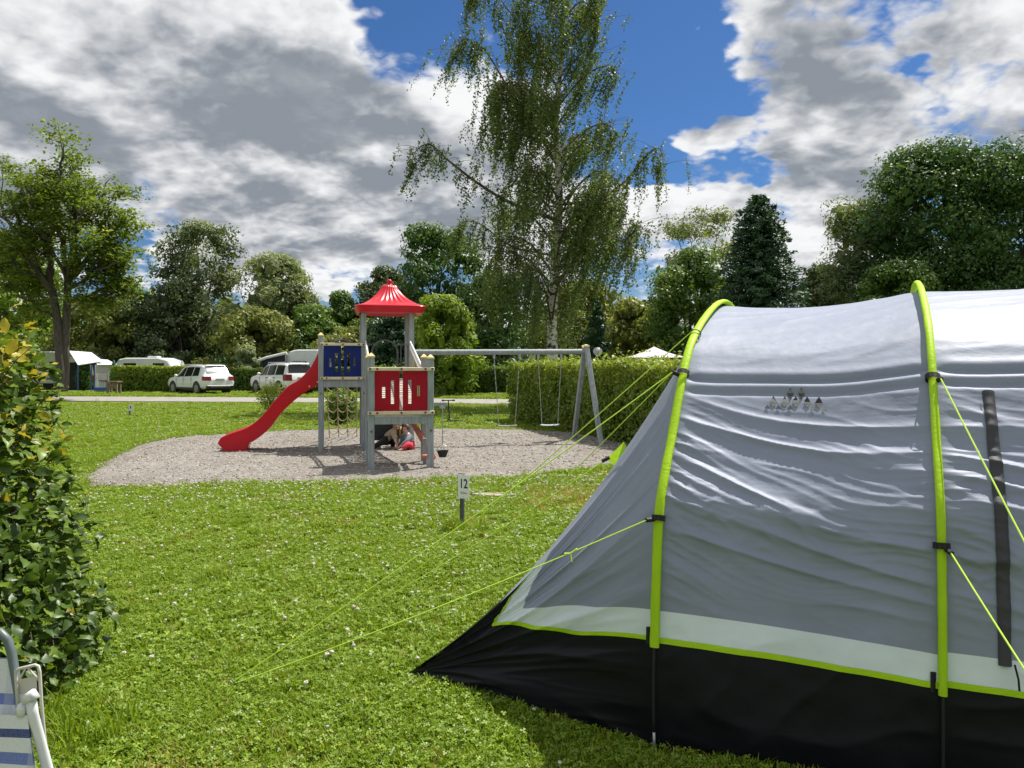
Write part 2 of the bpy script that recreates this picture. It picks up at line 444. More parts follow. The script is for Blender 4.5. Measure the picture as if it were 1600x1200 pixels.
def pit():
    P_ = np.array(PITS); c = P_.mean(0); n = len(P_); rings = 46
    V = []; 
    for r in np.linspace(1, 0.02, rings):
        q = c + (P_ - c) * r
        edge = min(1, (1 - r) / .03)
        z = hgt(q[:, 0], q[:, 1]) + .008 + (.022 * fbm(q[:, 0] * 1.6, q[:, 1] * 1.6, 3) + .016 * pnoise(q[:, 0] * 5, q[:, 1] * 5) + .036) * edge
        V.append(np.stack([q[:, 0], q[:, 1], z], 1))
    V = np.vstack(V)
    Fc = []
    for i in range(rings - 1):
        for k in range(n):
            k2 = (k + 1) % n; Fc.append((i * n + k, i * n + k2, (i + 1) * n + k2, (i + 1) * n + k))
    me = mesh_np('gravel_pit', V, Fc, M['gravel'], True)
    tag(link('gravel_pit', me), kind='structure')
pit()
def ribbon(name, pts, mat, z=.02, nseg=60):
    """pts: list of ((xa,ya),(xb,yb)) edge pairs"""
    a = np.array([p[0] for p in pts]); b = np.array([p[1] for p in pts]); t = np.linspace(0, 1, len(pts)); tt = np.linspace(0, 1, nseg)
    V = []
    for s in np.linspace(0, 1, 6):
        e = a * (1 - s) + b * s
        x = np.interp(tt, t, e[:, 0]); y = np.interp(tt, t, e[:, 1])
        if s in (0, 1): y = y + .12 * fbm(tt * 40, tt * 0 + s * 5, 3)
        V.append(np.stack([x, y, np.full_like(x, z)], 1))
    me = mesh_np(name, np.vstack(V), grid_faces(6, nseg), mat, True)
    return tag(link(name, me), kind='structure')
ROAD = [((-60, 36.4), (-60, 41.8)), ((-22, 35.6), (-22, 40.6)), ((-10, 34.2), (-10, 39.0)), ((0, 32.6), (0, 37.2)), ((9, 30.6), (9, 35.4)), ((30, 26), (30, 31)), ((60, 20), (60, 25))]
ribbon('road', ROAD, M['road'], .03)

# ---------------------------------------------------------------- the tent
TP1 = np.array((.60, 3.21)); TP2 = np.array((1.60, 2.86)); A1 = R(26); A2 = R(24.5); TH = 1.55
_pp = np.array([(0, 0), (-.012, .22), (0, .46), (.03, .75), (.075, .99), (.17, 1.14), (.27, 1.265), (.385, 1.42), (.49, 1.55), (.58, 1.64), (.68, 1.712), (.87, 1.80), (1.12, 1.885), (1.34, 1.94), (1.55, 1.962)])
_pp = np.vstack([_pp, np.stack([2 * TH - _pp[-2::-1, 0], _pp[-2::-1, 1]], 1)])
def _catmull(p, n=12):
    q = np.vstack([2 * p[0] - p[1], p, 2 * p[-1] - p[-2]]); out = []
    for i in range(1, len(q) - 2):
        t = np.linspace(0, 1, n, endpoint=False)[:, None]
        a, b, c, d = q[i - 1], q[i], q[i + 1], q[i + 2]
        out.append(.5 * ((2 * b) + (c - a) * t + (2 * a - 5 * b + 4 * c - d) * t ** 2 + (3 * b - a - 3 * c + d) * t ** 3))
    out.append(p[-1:]); return np.vstack(out)
_pc = _catmull(_pp); _pl = np.r_[0, np.cumsum(np.hypot(*np.diff(_pc, axis=0).T))]; PLEN = _pl[-1]
def prof(l):  # arclength (m) -> s, z, outward normal in the arch plane
    s = np.interp(l, _pl, _pc[:, 0]); z = np.interp(l, _pl, _pc[:, 1]); e = .03
    ds = np.interp(l + e, _pl, _pc[:, 0]) - np.interp(l - e, _pl, _pc[:, 0]); dz = np.interp(l + e, _pl, _pc[:, 1]) - np.interp(l - e, _pl, _pc[:, 1])
    n = np.hypot(ds, dz) + 1e-9
    return s, z, -dz / n, ds / n
def l_of_z(z): return float(np.interp(z, _pc[:len(_pc) // 2, 1], _pl[:len(_pc) // 2]))
AXU = np.array((math.cos(R(24.5)), -math.sin(R(24.5))))
TP3 = TP2 + AXU * 1.45
ARCH = [(TP1, A1, 1.0), (TP2, A2, 1.026), (TP3, A2, 1.075)]
def arch(k, l, out=0.0):
    P_, an, zs = ARCH[k]; s, z, ns, nz = prof(l)
    s = s + ns * out; z = (z + nz * out) * zs
    return np.stack([P_[0] + s * math.sin(an), P_[1] + s * math.cos(an), z], -1)
def arch_n(k, l):
    P_, an, zs = ARCH[k]; s, z, ns, nz = prof(l)
    return np.stack([ns * math.sin(an), ns * math.cos(an), nz], -1)
LA = l_of_z(1.55)
def wrinkle(a, l, bay):
    """offset (m) along the outward normal; a 0..1 between the arches, l arclength from the near ground"""
    L = 1.06 if bay == 0 else 1.45
    x = a * L + bay * 1.1
    pin = np.clip(np.minimum(a, 1 - a) / .06, 0, 1)
    sag = -.045 * np.clip(4 * a * (1 - a), 0, 1) * np.clip((l - .1) / .5, 0, 1)
    w = np.zeros_like(a + l)
    # horizontal crease where the roof cloth meets the wall
    lc = LA - .005 + .012 * pnoise(x * 2.2, 0 * x + 4)
    w += -.014 * np.exp(-((l - lc) / .016) ** 2) + .006 * np.exp(-((l - lc + .034) / .018) ** 2) - .008 * np.exp(-((l - lc + .075) / .014) ** 2) + .008 * np.exp(-((l - lc - .04) / .03) ** 2)
    # wall: broad folds falling to the right, finer horizontal puckers near the arches
    wall = np.clip((LA - .02 - l) / .38, .12, 1) * np.clip((LA - .02 - l) / .08, 0, 1) * np.clip((l - .55) / .25, 0, 1)
    ly = l + .30 * x + .04 * np.sin(x * 3.0)
    ends = np.exp(-np.minimum(a, 1 - a) / .16)
    f1 = ridge(x * .9 + 3, ly * 7.5)
    f2 = ridge(x * 1.6 + 9, ly * 17 + 1.5 * pnoise(x * 2, l * 2))
    f3 = ridge(x * 2.5 + 1, (l + .05 * x) * 34)
    w += wall * (.020 * (f1 ** 2 - .35) + .006 * (f2 ** 2 - .35) * (.5 + ends) + .0026 * (f3 ** 2 - .3) * (.15 + 1.3 * ends))
    mid = np.exp(-((l - 1.05 + .22 * x) / .16) ** 2)
    w += mid * wall * .006 * ridge(x * 5 + 2, (l + .35 * x) * 9) ** 2
    # crumpled patch low on the wall
    cr = np.exp(-((l - .80) / .10) ** 2) * np.exp(-((x - 1.22) / .16) ** 2) + .8 * np.exp(-((l - .95) / .16) ** 2) * np.exp(-((x - .22) / .16) ** 2)
    w += cr * .007 * (ridge(x * 9 + l * 4, l * 11 - x * 5) ** 2 - .3)
    # roof: faint diagonal tension lines
    roof = np.clip((l - LA - .05) / .1, 0, 1)
    w += roof * (.0045 * (ridge(x * 1.3 + 5, (l - .22 * x) * 6) ** 2 - .3) + .0018 * (ridge(x * 3 + 2, (l - .12 * x) * 19) ** 2 - .3))
    # band and mud flap
    low = np.clip((.58 - l) / .1, 0, 1)
    w += low * (.016 * fbm(x * 2.5, l * 3 + 7, 3) + .006 * (ridge(x * 2.2 + l * 2, l * 5 - x) ** 2 - .3) + .010 * np.clip((.3 - l) / .3, 0, 1) * pnoise(x * 5, 0 * x + 2.5))
    w += .0012 * fbm(x * 14, l * 16, 2)
    return sag + w * pin
def bay_patch(bay, l0, l1, nu, nv, extra=0.0):
    """l0,l1: functions of a -> arclength"""
    a = np.linspace(0, 1, nu)[:, None] * np.ones((1, nv)); t = np.linspace(0, 1, nv)[None, :]
    l = l0(a) * (1 - t) + l1(a) * t
    p = arch(bay, l) * (1 - a[..., None]) + arch(bay + 1, l) * a[..., None]
    n = arch_n(bay, l)
    p = p + n * (wrinkle(a, l, bay) + extra)[..., None]
    return p.reshape(-1, 3), grid_faces(nu, nv)
zb1 = [.452, .405, .405]; zp1 = [.470, .422, .422]; zt1 = [.580, .525, .525]
def lline(tab, bay):
    a0, a1 = l_of_z(tab[bay]), l_of_z(tab[bay + 1] / ARCH[bay + 1][2] if bay + 1 < 3 else tab[bay])
    return lambda a: a0 * (1 - a) + a1 * a
const = lambda v: (lambda a: v + 0 * a)
tent = thing('tunnel_tent', 'large grey tunnel tent with neon green pole sleeves and black mud flap', 'tent', (TP1[0], TP1[1], 0))
def tpart(name, V, Fc, mat, smooth=True, parent=None):
    V = np.asarray(V) - np.array((TP1[0], TP1[1], 0))
    return link(name, mesh_np(name, V, Fc, mat, smooth), parent or tent)
for bay in (0, 1):
    nu = 110 if bay == 0 else 130
    lb, lp, lt = lline(zb1, bay), lline(zp1, bay), lline(zt1, bay)
    tpart('mud_flap', *bay_patch(bay, const(.015), lb, nu, 40), M['t_dark'])
    tpart('piping', *bay_patch(bay, lambda a: lb(a) - .003, lambda a: lp(a) + .003, nu, 4, .004), M['t_green'])
    tpart('light_band', *bay_patch(bay, lp, lt, nu, 14), M['t_light'])
    tpart('side_panel', *bay_patch(bay, lt, const(LA), nu, 190), M['t_grey'])
    tpart('roof_panel', *bay_patch(bay, const(LA), const(PLEN - LA), nu, 150), M['t_grey'])
    tpart('far_side_panel', *bay_patch(bay, const(PLEN - LA), const(PLEN - .5), 30, 30), M['t_grey'])
    tpart('far_mud_flap', *bay_patch(bay, const(PLEN - .5), const(PLEN - .015), 30, 12), M['t_dark'])
# closed rear end
l = np.linspace(0.02, PLEN - .02, 60); e = arch(2, l); c = np.array([*(TP3 + np.array((math.sin(A2), math.cos(A2))) * TH + AXU * .25), 0.9])
tpart('rear_panel', np.vstack([e, e * .5 + c * .5, c[None]]), [(i, i + 1, 60 + i + 1, 60 + i) for i in range(59)] + [(60 + i, 60 + i + 1, 120, 120) for i in range(59)], M['t_grey'])
# pole sleeves, poles and straps
def up_of(k, l): return arch_n(k, np.array(l))
for k in (0, 1, 2):
    l0 = l_of_z(.435 if k == 0 else .375); ls = np.linspace(l0, PLEN - l0, 150)
    c_ = arch(k, ls, .018 + (.030 if k else .008) * np.clip((np.minimum(ls, PLEN - ls) - 1.5) / .9, 0, 1)); nn = arch_n(k, ls); tang = np.array((math.cos(ARCH[k][1]), -math.sin(ARCH[k][1]), 0.0))
    wob = 1 + .10 * fbm(ls * 9, ls * 0 + k, 2); V = []
    for an in np.linspace(0, 2 * np.pi, 10, endpoint=False):
        V.append(c_ + nn * (math.cos(an) * .013 * wob)[:, None] + tang[None] * (math.sin(an) * (.0205 if k == 0 else .0165) * (wob + .06 * pnoise(ls * 16, ls * 0 + 3 + an)))[:, None])
    V = np.stack(V, 1).reshape(-1, 3); n_ = 10; m_ = len(ls)
    Fc = [(i * n_ + q, i * n_ + (q + 1) % n_, (i + 1) * n_ + (q + 1) % n_, (i + 1) * n_ + q) for i in range(m_ - 1) for q in range(n_)]
    sl = tpart('pole_sleeve', V, Fc, M['t_green'])
    mb = MB(); lp_ = np.linspace(.09 if k == 0 else .05, l0 + .06, 8); mb.tube([Vector(p) for p in arch(k, lp_, .022)], .0065, 8)
    mb.build('pole', M['t_black'], tent, world=True, smooth=True)
    mb = MB(); mb.tube([Vector(p) for p in arch(k, np.linspace(-.0, .09, 3), .022)], .006, 8); mb.build('pole_tip', M['steel'], tent, world=True, smooth=True)
    mb = MB(); q = [Vector(p) for p in arch(k, np.linspace(l0 + .005, l0 + .075, 4), .004)]
    mb.tube([p - Vector(tang) * .030 for p in q], .011, 6, flat=.5); mb.build('pole_pocket', M['t_black'], tent, world=True)
    for zc in ((.955, 1.553, 1.745) if k == 0 else (.90, 1.50)):
        lc = l_of_z(zc); mb = MB(); th = .012 if zc < 1.7 else .005
        ring = []
        for an in np.linspace(0, 2 * np.pi, 13):
            ring.append(arch(k, np.array(lc), .022) + arch_n(k, np.array(lc)) * math.cos(an) * .024 + tang * math.sin(an) * .027)
        tdir = Vector(arch(k, np.array(lc + .01), 0) - arch(k, np.array(lc - .01), 0)).normalized()
        for i in range(12):
            a_, b_ = Vector(ring[i]), Vector(ring[i + 1]); mb.hexa([a_ - tdir * th, b_ - tdir * th, b_ - tdir * th + (b_ - a_).cross(tdir).normalized() * .003, a_ - tdir * th + (b_ - a_).cross(tdir).normalized() * .003,
                     a_ + tdir * th, b_ + tdir * th, b_ + tdir * th + (b_ - a_).cross(tdir).normalized() * .003, a_ + tdir * th + (b_ - a_).cross(tdir).normalized() * .003])
        if zc < 1.7:   # loop the guy line is tied to
            o_ = Vector(arch(k, np.array(lc), .05)); dd = Vector((-1, 0, -.25)) if k == 0 else Vector((.5, -.5, -.5))
            mb.tube([o_ - Vector(arch_n(k, np.array(lc))) * .03 + dd * .02, o_ + dd * .045], .010, 6)
        mb.build('strap', M['t_black'], tent, world=True)
# front: two-piece nose pegged out to the left
U0 = np.array((math.cos(A1), -math.sin(A1))); N0 = np.array((math.sin(A1), math.cos(A1)))
NOSE = np.array((*gnd(637, 1060)[:2], .03))
rel = NOSE[:2] - TP1; nu_, ns_ = rel @ U0, rel @ N0
NOSE2 = np.array((*(TP1 + U0 * nu_ + N0 * (2 * TH - ns_)), .03))
def fan(q, w):
    """near triangular side: q 0 at the arch .. 1 at the nose, w 0 at the ground .. 1 along the ridge seam"""
    l = .02 + w * (LA - .02)
    a = arch(0, l); p = a * (1 - q[..., None]) + NOSE * q[..., None]
    s4 = 4 * q * (1 - q)
    inward = np.array((N0[0], N0[1], 0.0))
    p = p + inward * (s4 * (.10 * np.sin(np.pi * np.clip(w, 0, 1)) * 1.0 + .02))[..., None]
    p[..., 2] -= s4 * .155 * w ** 1.5
    rw = (.020 * (ridge(w * 5.0 + 2, q * 1.1 + 4) ** 2 - .35) + .008 * (ridge(w * 13 + 5, q * 1.6 + 1) ** 2 - .35) + .003 * (ridge(w * 27 + 5, q * 3 + 1) ** 2 - .35)) * s4 ** .6 * np.clip((1 - w) / .06, 0, 1)
    p = p - inward * rw[..., None] + np.array((0, 0, .3)) * rw[..., None]
    p[..., 2] = np.maximum(p[..., 2], .012 + .02 * w)
    return p
def pw(pts, t):
    p = np.array(pts, float); d = np.linspace(0, 1, len(p)); return np.stack([np.interp(t, d, p[:, 0]), np.interp(t, d, p[:, 1])], -1)
w1, w2, w3 = [(l_of_z(z) - .02) / (LA - .02) for z in (zb1[0], zp1[0], zt1[0])]
C0 = [(0, 0), (.33, 0), (.66, 0), (1, .0), (.85, 1), (.68, 1), (.54, 1)]
C1 = [(0, w1), (.31, .318), (.50, .42), (.682, .655), (.620, .93), (.55, .99), (.515, 1)]
C2 = [(0, w2), (.305, .332), (.49, .437), (.664, .665), (.608, .925), (.54, .99), (.505, 1)]
C3 = [(0, w3), (.235, .405), (.45, .525), (.547, .62), (.532, .83), (.495, .94), (.468, 1)]
C4 = [(0, 1), (.1, 1), (.2, 1), (.3, 1), (.37, 1), (.43, 1), (.468, 1)]
def fan_patch(Ca, Cb, nt, nr, lift=0.0):
    t = np.linspace(0, 1, nt); a, b = pw(Ca, t), pw(Cb, t)
    for c_ in (a, b):   # round the corners of the seam a little
        for _ in range(max(1, nt // 14)):
            c_[1:-1] = (c_[:-2] + 2 * c_[1:-1] + c_[2:]) / 4
    r = np.linspace(0, 1, nr)[:, None]
    q = a[None, :, 0] * (1 - r) + b[None, :, 0] * r; w_ = a[None, :, 1] * (1 - r) + b[None, :, 1] * r
    p = fan(q, w_)
    p[..., 1] -= lift; p[..., 2] += lift
    return p.reshape(-1, 3), grid_faces(nr, nt)
tpart('nose_mud_flap', *fan_patch(C0, C1, 140, 60), M['t_dark'])
tpart('nose_piping', *fan_patch(C1, C2, 140, 4, .003), M['t_green'])
tpart('nose_light_band', *fan_patch(C2, C3, 140, 14), M['t_light'])
tpart('nose_side_panel', *fan_patch(C3, C4, 140, 120), M['t_grey'])
# front panel between the two ridge seams (faces away from the camera)
g = np.linspace(0, 1, 50); ls = LA + (PLEN - 2 * LA) * g; top = arch(0, ls)
bot = NOSE[None] * (1 - g[:, None]) + NOSE2[None] * g[:, None] + np.array((*(-U0 * 0), 0))[None]
rows = []
for q in np.linspace(0, 1, 30):
    p = top * (1 - q) + bot * q
    p[:, 2] -= 4 * q * (1 - q) * .155
    p = p + np.array((*N0, 0))[None] * (4 * q * (1 - q) * .02 * np.cos(np.pi * g))[:, None]
    rows.append(p)
rows = np.stack(rows); Fg = grid_faces(30, 50); dk = (np.arange(29)[:, None] * np.ones((1, 49)) >= 19).ravel()
tpart('front_panel', rows.reshape(-1, 3), Fg[~dk], M['t_grey']); tpart('front_mud_flap', rows.reshape(-1, 3), Fg[dk], M['t_dark'])
# far triangular side
rows = []
for q in np.linspace(0, 1, 16):
    l = np.linspace(PLEN - LA, PLEN - .02, 20); p = arch(0, l) * (1 - q) + NOSE2[None] * q; p[:, 2] -= 4 * q * (1 - q) * .155 * np.linspace(1, 0, 20) ** 1.5; p[:, 2] = np.maximum(p[:, 2], .012); rows.append(p)
tpart('far_nose_panel', np.stack(rows).reshape(-1, 3), grid_faces(16, 20), M['t_grey'])
# propped green vent on the front panel
VT = at(947, 718, 4.55)
mb = MB(); vb = [at(975, 690, 4.75), at(962, 728, 4.62), at(985, 712, 5.0)]
mb.add([VT, vb[0], vb[1], vb[2]], [(0, 1, 2), (0, 3, 1), (0, 2, 3)]); mb.build('vent_hood', M['t_green'], tent, world=True)
mb = MB(); mb.tube([VT + Vector((-.025, 0, -.01)), VT + Vector((.02, 0, .012))], .011, 6); mb.build('vent_tip', M['t_black'], tent, world=True)
# dark rolled flap strip beside the second arch, with its toggle tail
def strip(bay, ac, hw, z0, z1, mat, name, lift=.006):
    nv = 120; l = np.linspace(l_of_z(z0), l_of_z(z1), nv)[None, :]; r = np.linspace(-1, 1, 7)[:, None]
    a = ac(l) + hw * r * (1 + .12 * pnoise(l * 6, l * 0 + 1)); a, l = np.broadcast_arrays(a, l)
    p = arch(bay, l) * (1 - a[..., None]) + arch(bay + 1, l) * a[..., None]
    n = arch_n(bay, l); bulge = lift + .010 * np.sqrt(np.clip(1 - r ** 2, 0, 1)) * np.ones_like(a) + .006 * fbm(a * 20, l * 11, 2) * np.clip(1 - r ** 2, 0, 1)
    p = p + n * (wrinkle(a, l, bay) + bulge)[..., None]
    return tpart(name, p.reshape(-1, 3), grid_faces(7, nv), mat)
roll = strip(1, lambda l: .138 + 0 * l, .0150, .50, 1.46, M['t_strip'], 'rolled_flap')
mb = MB(); q = arch(1, np.array(l_of_z(.50))) * .848 + arch(2, np.array(l_of_z(.50))) * .152
mb.tube([Vector(q) + Vector((-.01, -.03, .02)), Vector(q) + Vector((.0, -.035, -.03)), Vector(q) + Vector((.002, -.037, -.07))], .004, 6); mb.build('zip_cord', M['t_black'], tent, world=True)
# printed emblem: rows of small triangles
def on_wall(a, l, lift=.004):
    a = np.array(a); l = np.array(l); p = arch(0, l) * (1 - a) + arch(1, l) * a
    return Vector(p + arch_n(0, l) * (float(wrinkle(a[None], l[None], 0)[0]) + lift))
_ga_, _gl_ = np.meshgrid(np.linspace(.1, .9, 320), np.linspace(1.1, 1.75, 320), indexing='ij')
_gp = arch(0, _gl_) * (1 - _ga_[..., None]) + arch(1, _gl_) * _ga_[..., None] + arch_n(0, _gl_) * (wrinkle(_ga_, _gl_, 0) + .004)[..., None]
_gx_, _gy_ = 800 + F * _gp[..., 0] / _gp[..., 1], HOR + F * (EYE - _gp[..., 2]) / _gp[..., 1]
def al_of_px(x, y):      # wall coordinates of one photo pixel
    i = np.argmin((_gx_ - x) ** 2 + (_gy_ - y) ** 2); return float(_ga_.flat[i]), float(_gl_.flat[i])
ZX, ZY, ZS = 1180, 590, 12.31
tris = {'dark': [], 'mid': [], 'light': []}
def tri(kind, pts): tris[kind].append([al_of_px(ZX + x / ZS, ZY + y / ZS) for x, y in pts])
for cx in (675, 890):
    tri('dark', [(cx, 190), (cx + 22, 232), (cx - 22, 232)]); tri('light', [(cx - 22, 232), (cx + 22, 232), (cx + 68, 300)]); tri('light', [(cx - 22, 232), (cx + 68, 300), (cx - 68, 300)])
    tri('mid', [(cx - 68, 300), (cx + 68, 300), (cx + 46, 340)]); tri('mid', [(cx - 68, 300), (cx + 46, 340), (cx - 46, 340)]); tri('dark', [(cx - 46, 340), (cx + 46, 340), (cx, 425)])
for i, cx in enumerate((350, 565, 780, 1000, 1222)):
    y0 = 352 + 3 * i; k = .22 + .16 * i; yb = y0 + 125; hb = 75; kk = (24, 32, 48, 64, 74.9)[i]; yk = y0 + (yb - y0) * kk / hb
    tri('dark', [(cx, y0), (cx + kk, yk), (cx - kk, yk)])
    if kk < hb: tri('mid' if i == 0 else 'light', [(cx - kk, yk), (cx + kk, yk), (cx + hb, yb)]); tri('light', [(cx - kk, yk), (cx + hb, yb), (cx - hb, yb)])
    tri('light', [(cx - hb + 6, yb + 4), (cx + hb - 6, yb + 4), (cx, yb + 88)])
for i, cx in enumerate((228, 445, 668, 1112, 1330)):
    tri('mid' if i < 3 else 'light', [(cx, 515 + 4 * i), (cx + 58, 592 + 8 * i), (cx - 58, 592 + 8 * i)])
n_ = 4
ij = [(i, j) for i in range(n_ + 1) for j in range(n_ + 1 - i)]; ix = {p: q for q, p in enumerate(ij)}
tf = [(ix[i, j], ix[i + 1, j], ix[i, j + 1]) for i in range(n_) for j in range(n_ - i)] + [(ix[i + 1, j], ix[i + 1, j + 1], ix[i, j + 1]) for i in range(n_) for j in range(n_ - i - 1)]
for k_, ts in tris.items():
    for t3 in ts:
        u = np.array([p[0] for p in ij]) / n_; v = np.array([p[1] for p in ij]) / n_
        a_ = t3[0][0] * (1 - u - v) + t3[1][0] * u + t3[2][0] * v; l_ = t3[0][1] * (1 - u - v) + t3[1][1] * u + t3[2][1] * v
        p = arch(0, l_) * (1 - a_[:, None]) + arch(1, l_) * a_[:, None] + arch_n(0, l_) * (wrinkle(a_, l_, 0) + .004)[:, None]
        tpart('emblem_piece', p, tf, M['logo_' + k_])
# guy lines with tensioners, and pegs
def strap_pt(k, z): 
    p = Vector(arch(k, np.array(l_of_z(z)), .05)); return p + (Vector((-.045, 0, -.012)) if k == 0 else Vector((.02, -.02, -.02)))
pegL, pegM, pegE, pegF, pegR = gnd(365, 1074), gnd(598, 941), gnd(745, 884), gnd(806, 849), Vector((1.65, 1.49, 0))
def guy(a, b, runner=None, r=.0028):
    b = b + Vector((0, 0, .03)); mb = MB(); n_ = 10
    pts = [a.lerp(b, i / n_) + Vector((0, 0, -.02 * (i / n_) * (1 - i / n_) * 4)) for i in range(n_ + 1)]
    mb.tube(pts, r, 6); o = mb.build('guy_line', M['guy'], tent, world=True)
    if runner:
        c_ = a.lerp(b, runner); d_ = (b - a).normalized(); m2 = MB()
        m2.tube([c_ - d_ * .03 + Vector((0, 0, -.004)), c_ + Vector((0, 0, -.014)), c_ + d_ * .03 + Vector((0, 0, -.004))], .004, 6); m2.tube([c_ + Vector((0, 0, -.014)), c_ + Vector((.005, 0, -.05))], .003, 5)
        for i in range(len(m2.v)): m2.v[i] = tuple(Vector(m2.v[i]) - tent.location)
        m2.build('tensioner', M['guy'], o)
s_low, s_mid, s_top = strap_pt(0, .955), strap_pt(0, 1.553), Vector(arch(0, np.array(l_of_z(1.745)), .05))
guy(s_low, pegL + Vector((.02, -.02, 0)), .16); guy(s_mid, pegL); guy(s_top, pegM, .5); guy(VT, pegM + Vector((.02, 0, 0)), .45); guy(s_mid, pegE, .6); guy(VT, pegF, .5, .002)
guy(strap_pt(1, 1.50), pegR, None, .0032); guy(strap_pt(1, .90), pegR, None, .0032)
for p in (pegL, pegM, pegE, pegF, pegR, Vector(NOSE) - Vector((.03, 0, .03)), Vector(NOSE2)):
    mb = MB(); mb.tube([p + Vector((.02, 0, -.08)), p + Vector((-.006, 0, .02)), p + Vector((-.016, 0, .032)), p + Vector((-.02, 0, .02))], .004, 6); mb.build('peg', M['t_black'] if abs(p.x - NOSE[0]) < .1 else M['steel'], tent, world=True)

# ---------------------------------------------------------------- playground tower
E1 = Vector((math.cos(R(13)), math.sin(R(13)), 0)); E2 = Vector((-math.sin(R(13)), math.cos(R(13)), 0)); EZ = Vector((0, 0, 1))
O0 = Vector((-2.134, 11.66, 0))
def L(i, j, z=0.0): return O0 + E1 * i + E2 * j + EZ * z
MW = .90; BW = -.79; J0, J1 = 3.0, 3.9; ZR, ZT = .87, 1.36
tower = thing('playground_tower', 'wooden play tower with red pagoda roof, red slide and blue and red panels', 'play tower', L(0, 0))
def tb(mb, name, mat, parent=None, **k): return mb.build(name, mat, parent or tower, world=True, **k)
def sub(mb, name, mat, par, **k):    # sub-part whose parent part sits at the tower origin
    for i in range(len(mb.v)): mb.v[i] = tuple(Vector(mb.v[i]) - tower.location)
    return mb.build(name, mat, par, **k)
def lbox(mb, i0, i1, j0, j1, z0, z1):
    return mb.box(L((i0 + i1) / 2, (j0 + j1) / 2, (z0 + z1) / 2), (i1 - i0, j1 - j0, z1 - z0), E1, E2, EZ)
posts = [(0, 0, 1.74), (MW, 0, 1.72), (0, .9, 1.74), (MW, .9, 1.74), (BW, J0, 2.17), (BW, J1, 2.15), (0, J0, 2.66), (MW, J0, 2.66), (0, J1, 2.66), (MW, J1, 2.66)]
for i, j, h in posts:
    mb = MB(); lbox(mb, i - .047, i + .047, j - .047, j + .047, -.1, h); p = tb(mb, 'post', M['post'], bevel=.008)
    if h < 2.6:
        mb = MB(); c = L(i, j, h + .012); mb.box(c, (.112, .112, .026), E1, E2); mb.box(c + EZ * .036, (.104, .104, .046), E1, E2, EZ, taper=.15); sub(mb, 'post_cap', M['cap'], p)
    for zz_ in ((.62,) if j < 1 else (1.1,)):
        if j in (0, J0):
            mb = MB(); mb.tube([L(i, j - .047, zz_), L(i, j - .06, zz_)], .014, 8); sub(mb, 'bolt', M['bolt'], p)
def slotted(i0, i1, z0, z1, j, mat, name):
    """board with five upright slots; the middle one parts the two halves"""
    mb = MB(); W_ = i1 - i0; H_ = z1 - z0; sw = .048
    slots = [(.17, .32, .60), (.335, .17, .76), (.5, .03, .985), (.665, .17, .76), (.83, .36, .62)]
    x = 0.0
    for c, a, b in slots:
        s0, s1 = c - sw / 2 / W_, c + sw / 2 / W_
        lbox(mb, i0 + x * W_, i0 + s0 * W_, j - .011, j + .011, z0, z1)
        lbox(mb, i0 + s0 * W_, i0 + s1 * W_, j - .011, j + .011, z0, z0 + a * H_); lbox(mb, i0 + s0 * W_, i0 + s1 * W_, j - .011, j + .011, z0 + b * H_, z1)
        x = s1
    lbox(mb, i0 + x * W_, i1, j - .011, j + .011, z0, z1)
    return tb(mb, name, mat)
def rails(i0, i1, j, zs):
    for z in zs:
        mb = MB(); lbox(mb, i0, i1, j - .035, j - .011, z - .026, z + .026); r_ = tb(mb, 'panel_rail', M['rail'], bevel=.006)
        for f in (.035, .14, .5, .86, .965):
            mb = MB(); c = L(i0 + (i1 - i0) * f, j - .035, z); mb.tube([c, c - E2 * .008], .017, 8); sub(mb, 'bolt', M['bolt'], r_)
slotted(.05, MW - .05, .925, 1.545, -.012, M['red'], 'red_panel'); rails(-.055, MW + .055, -.047, (.90, 1.565))
slotted(BW + .05, -.05, 1.405, 1.995, J0 - .012, M['blue'], 'blue_panel'); rails(BW - .01, .02, J0 - .047, (1.385, 2.02))
slotted(.05, MW - .05, .925, 1.545, .9, M['red'], 'red_panel') if False else None
mb = MB(); lbox(mb, .02, .042, .06, .84, .93, 1.5); tb(mb, 'side_panel', M['red'])
# decks, bearers
for (i0, i1, j0, j1, z) in ((.0, MW, .0, .9, ZR), (BW, 0, J0, J1, ZT), (0, MW, J0, J1, ZT)):
    n = 7
    for k in range(n):
        a = j0 + (j1 - j0) * k / n; b = j0 + (j1 - j0) * (k + 1) / n - .012; mb = MB(); lbox(mb, i0 + .055, i1 - .055, a, b, z - .028, z); tb(mb, 'deck_plank', M['plank'])
    for j in (j0 - .01, j1 + .01):
        mb = MB(); lbox(mb, i0 + .048, i1 - .048, j - .025, j + .025, z - .145, z - .03); tb(mb, 'bearer', M['post'])
    for i in (i0, i1):
        if (i, z) == (0, ZT): continue
        mb = MB(); lbox(mb, i - .022, i + .022, j0 + .048, j1 - .048, z - .147, z - .031); tb(mb, 'bearer', M['post'])
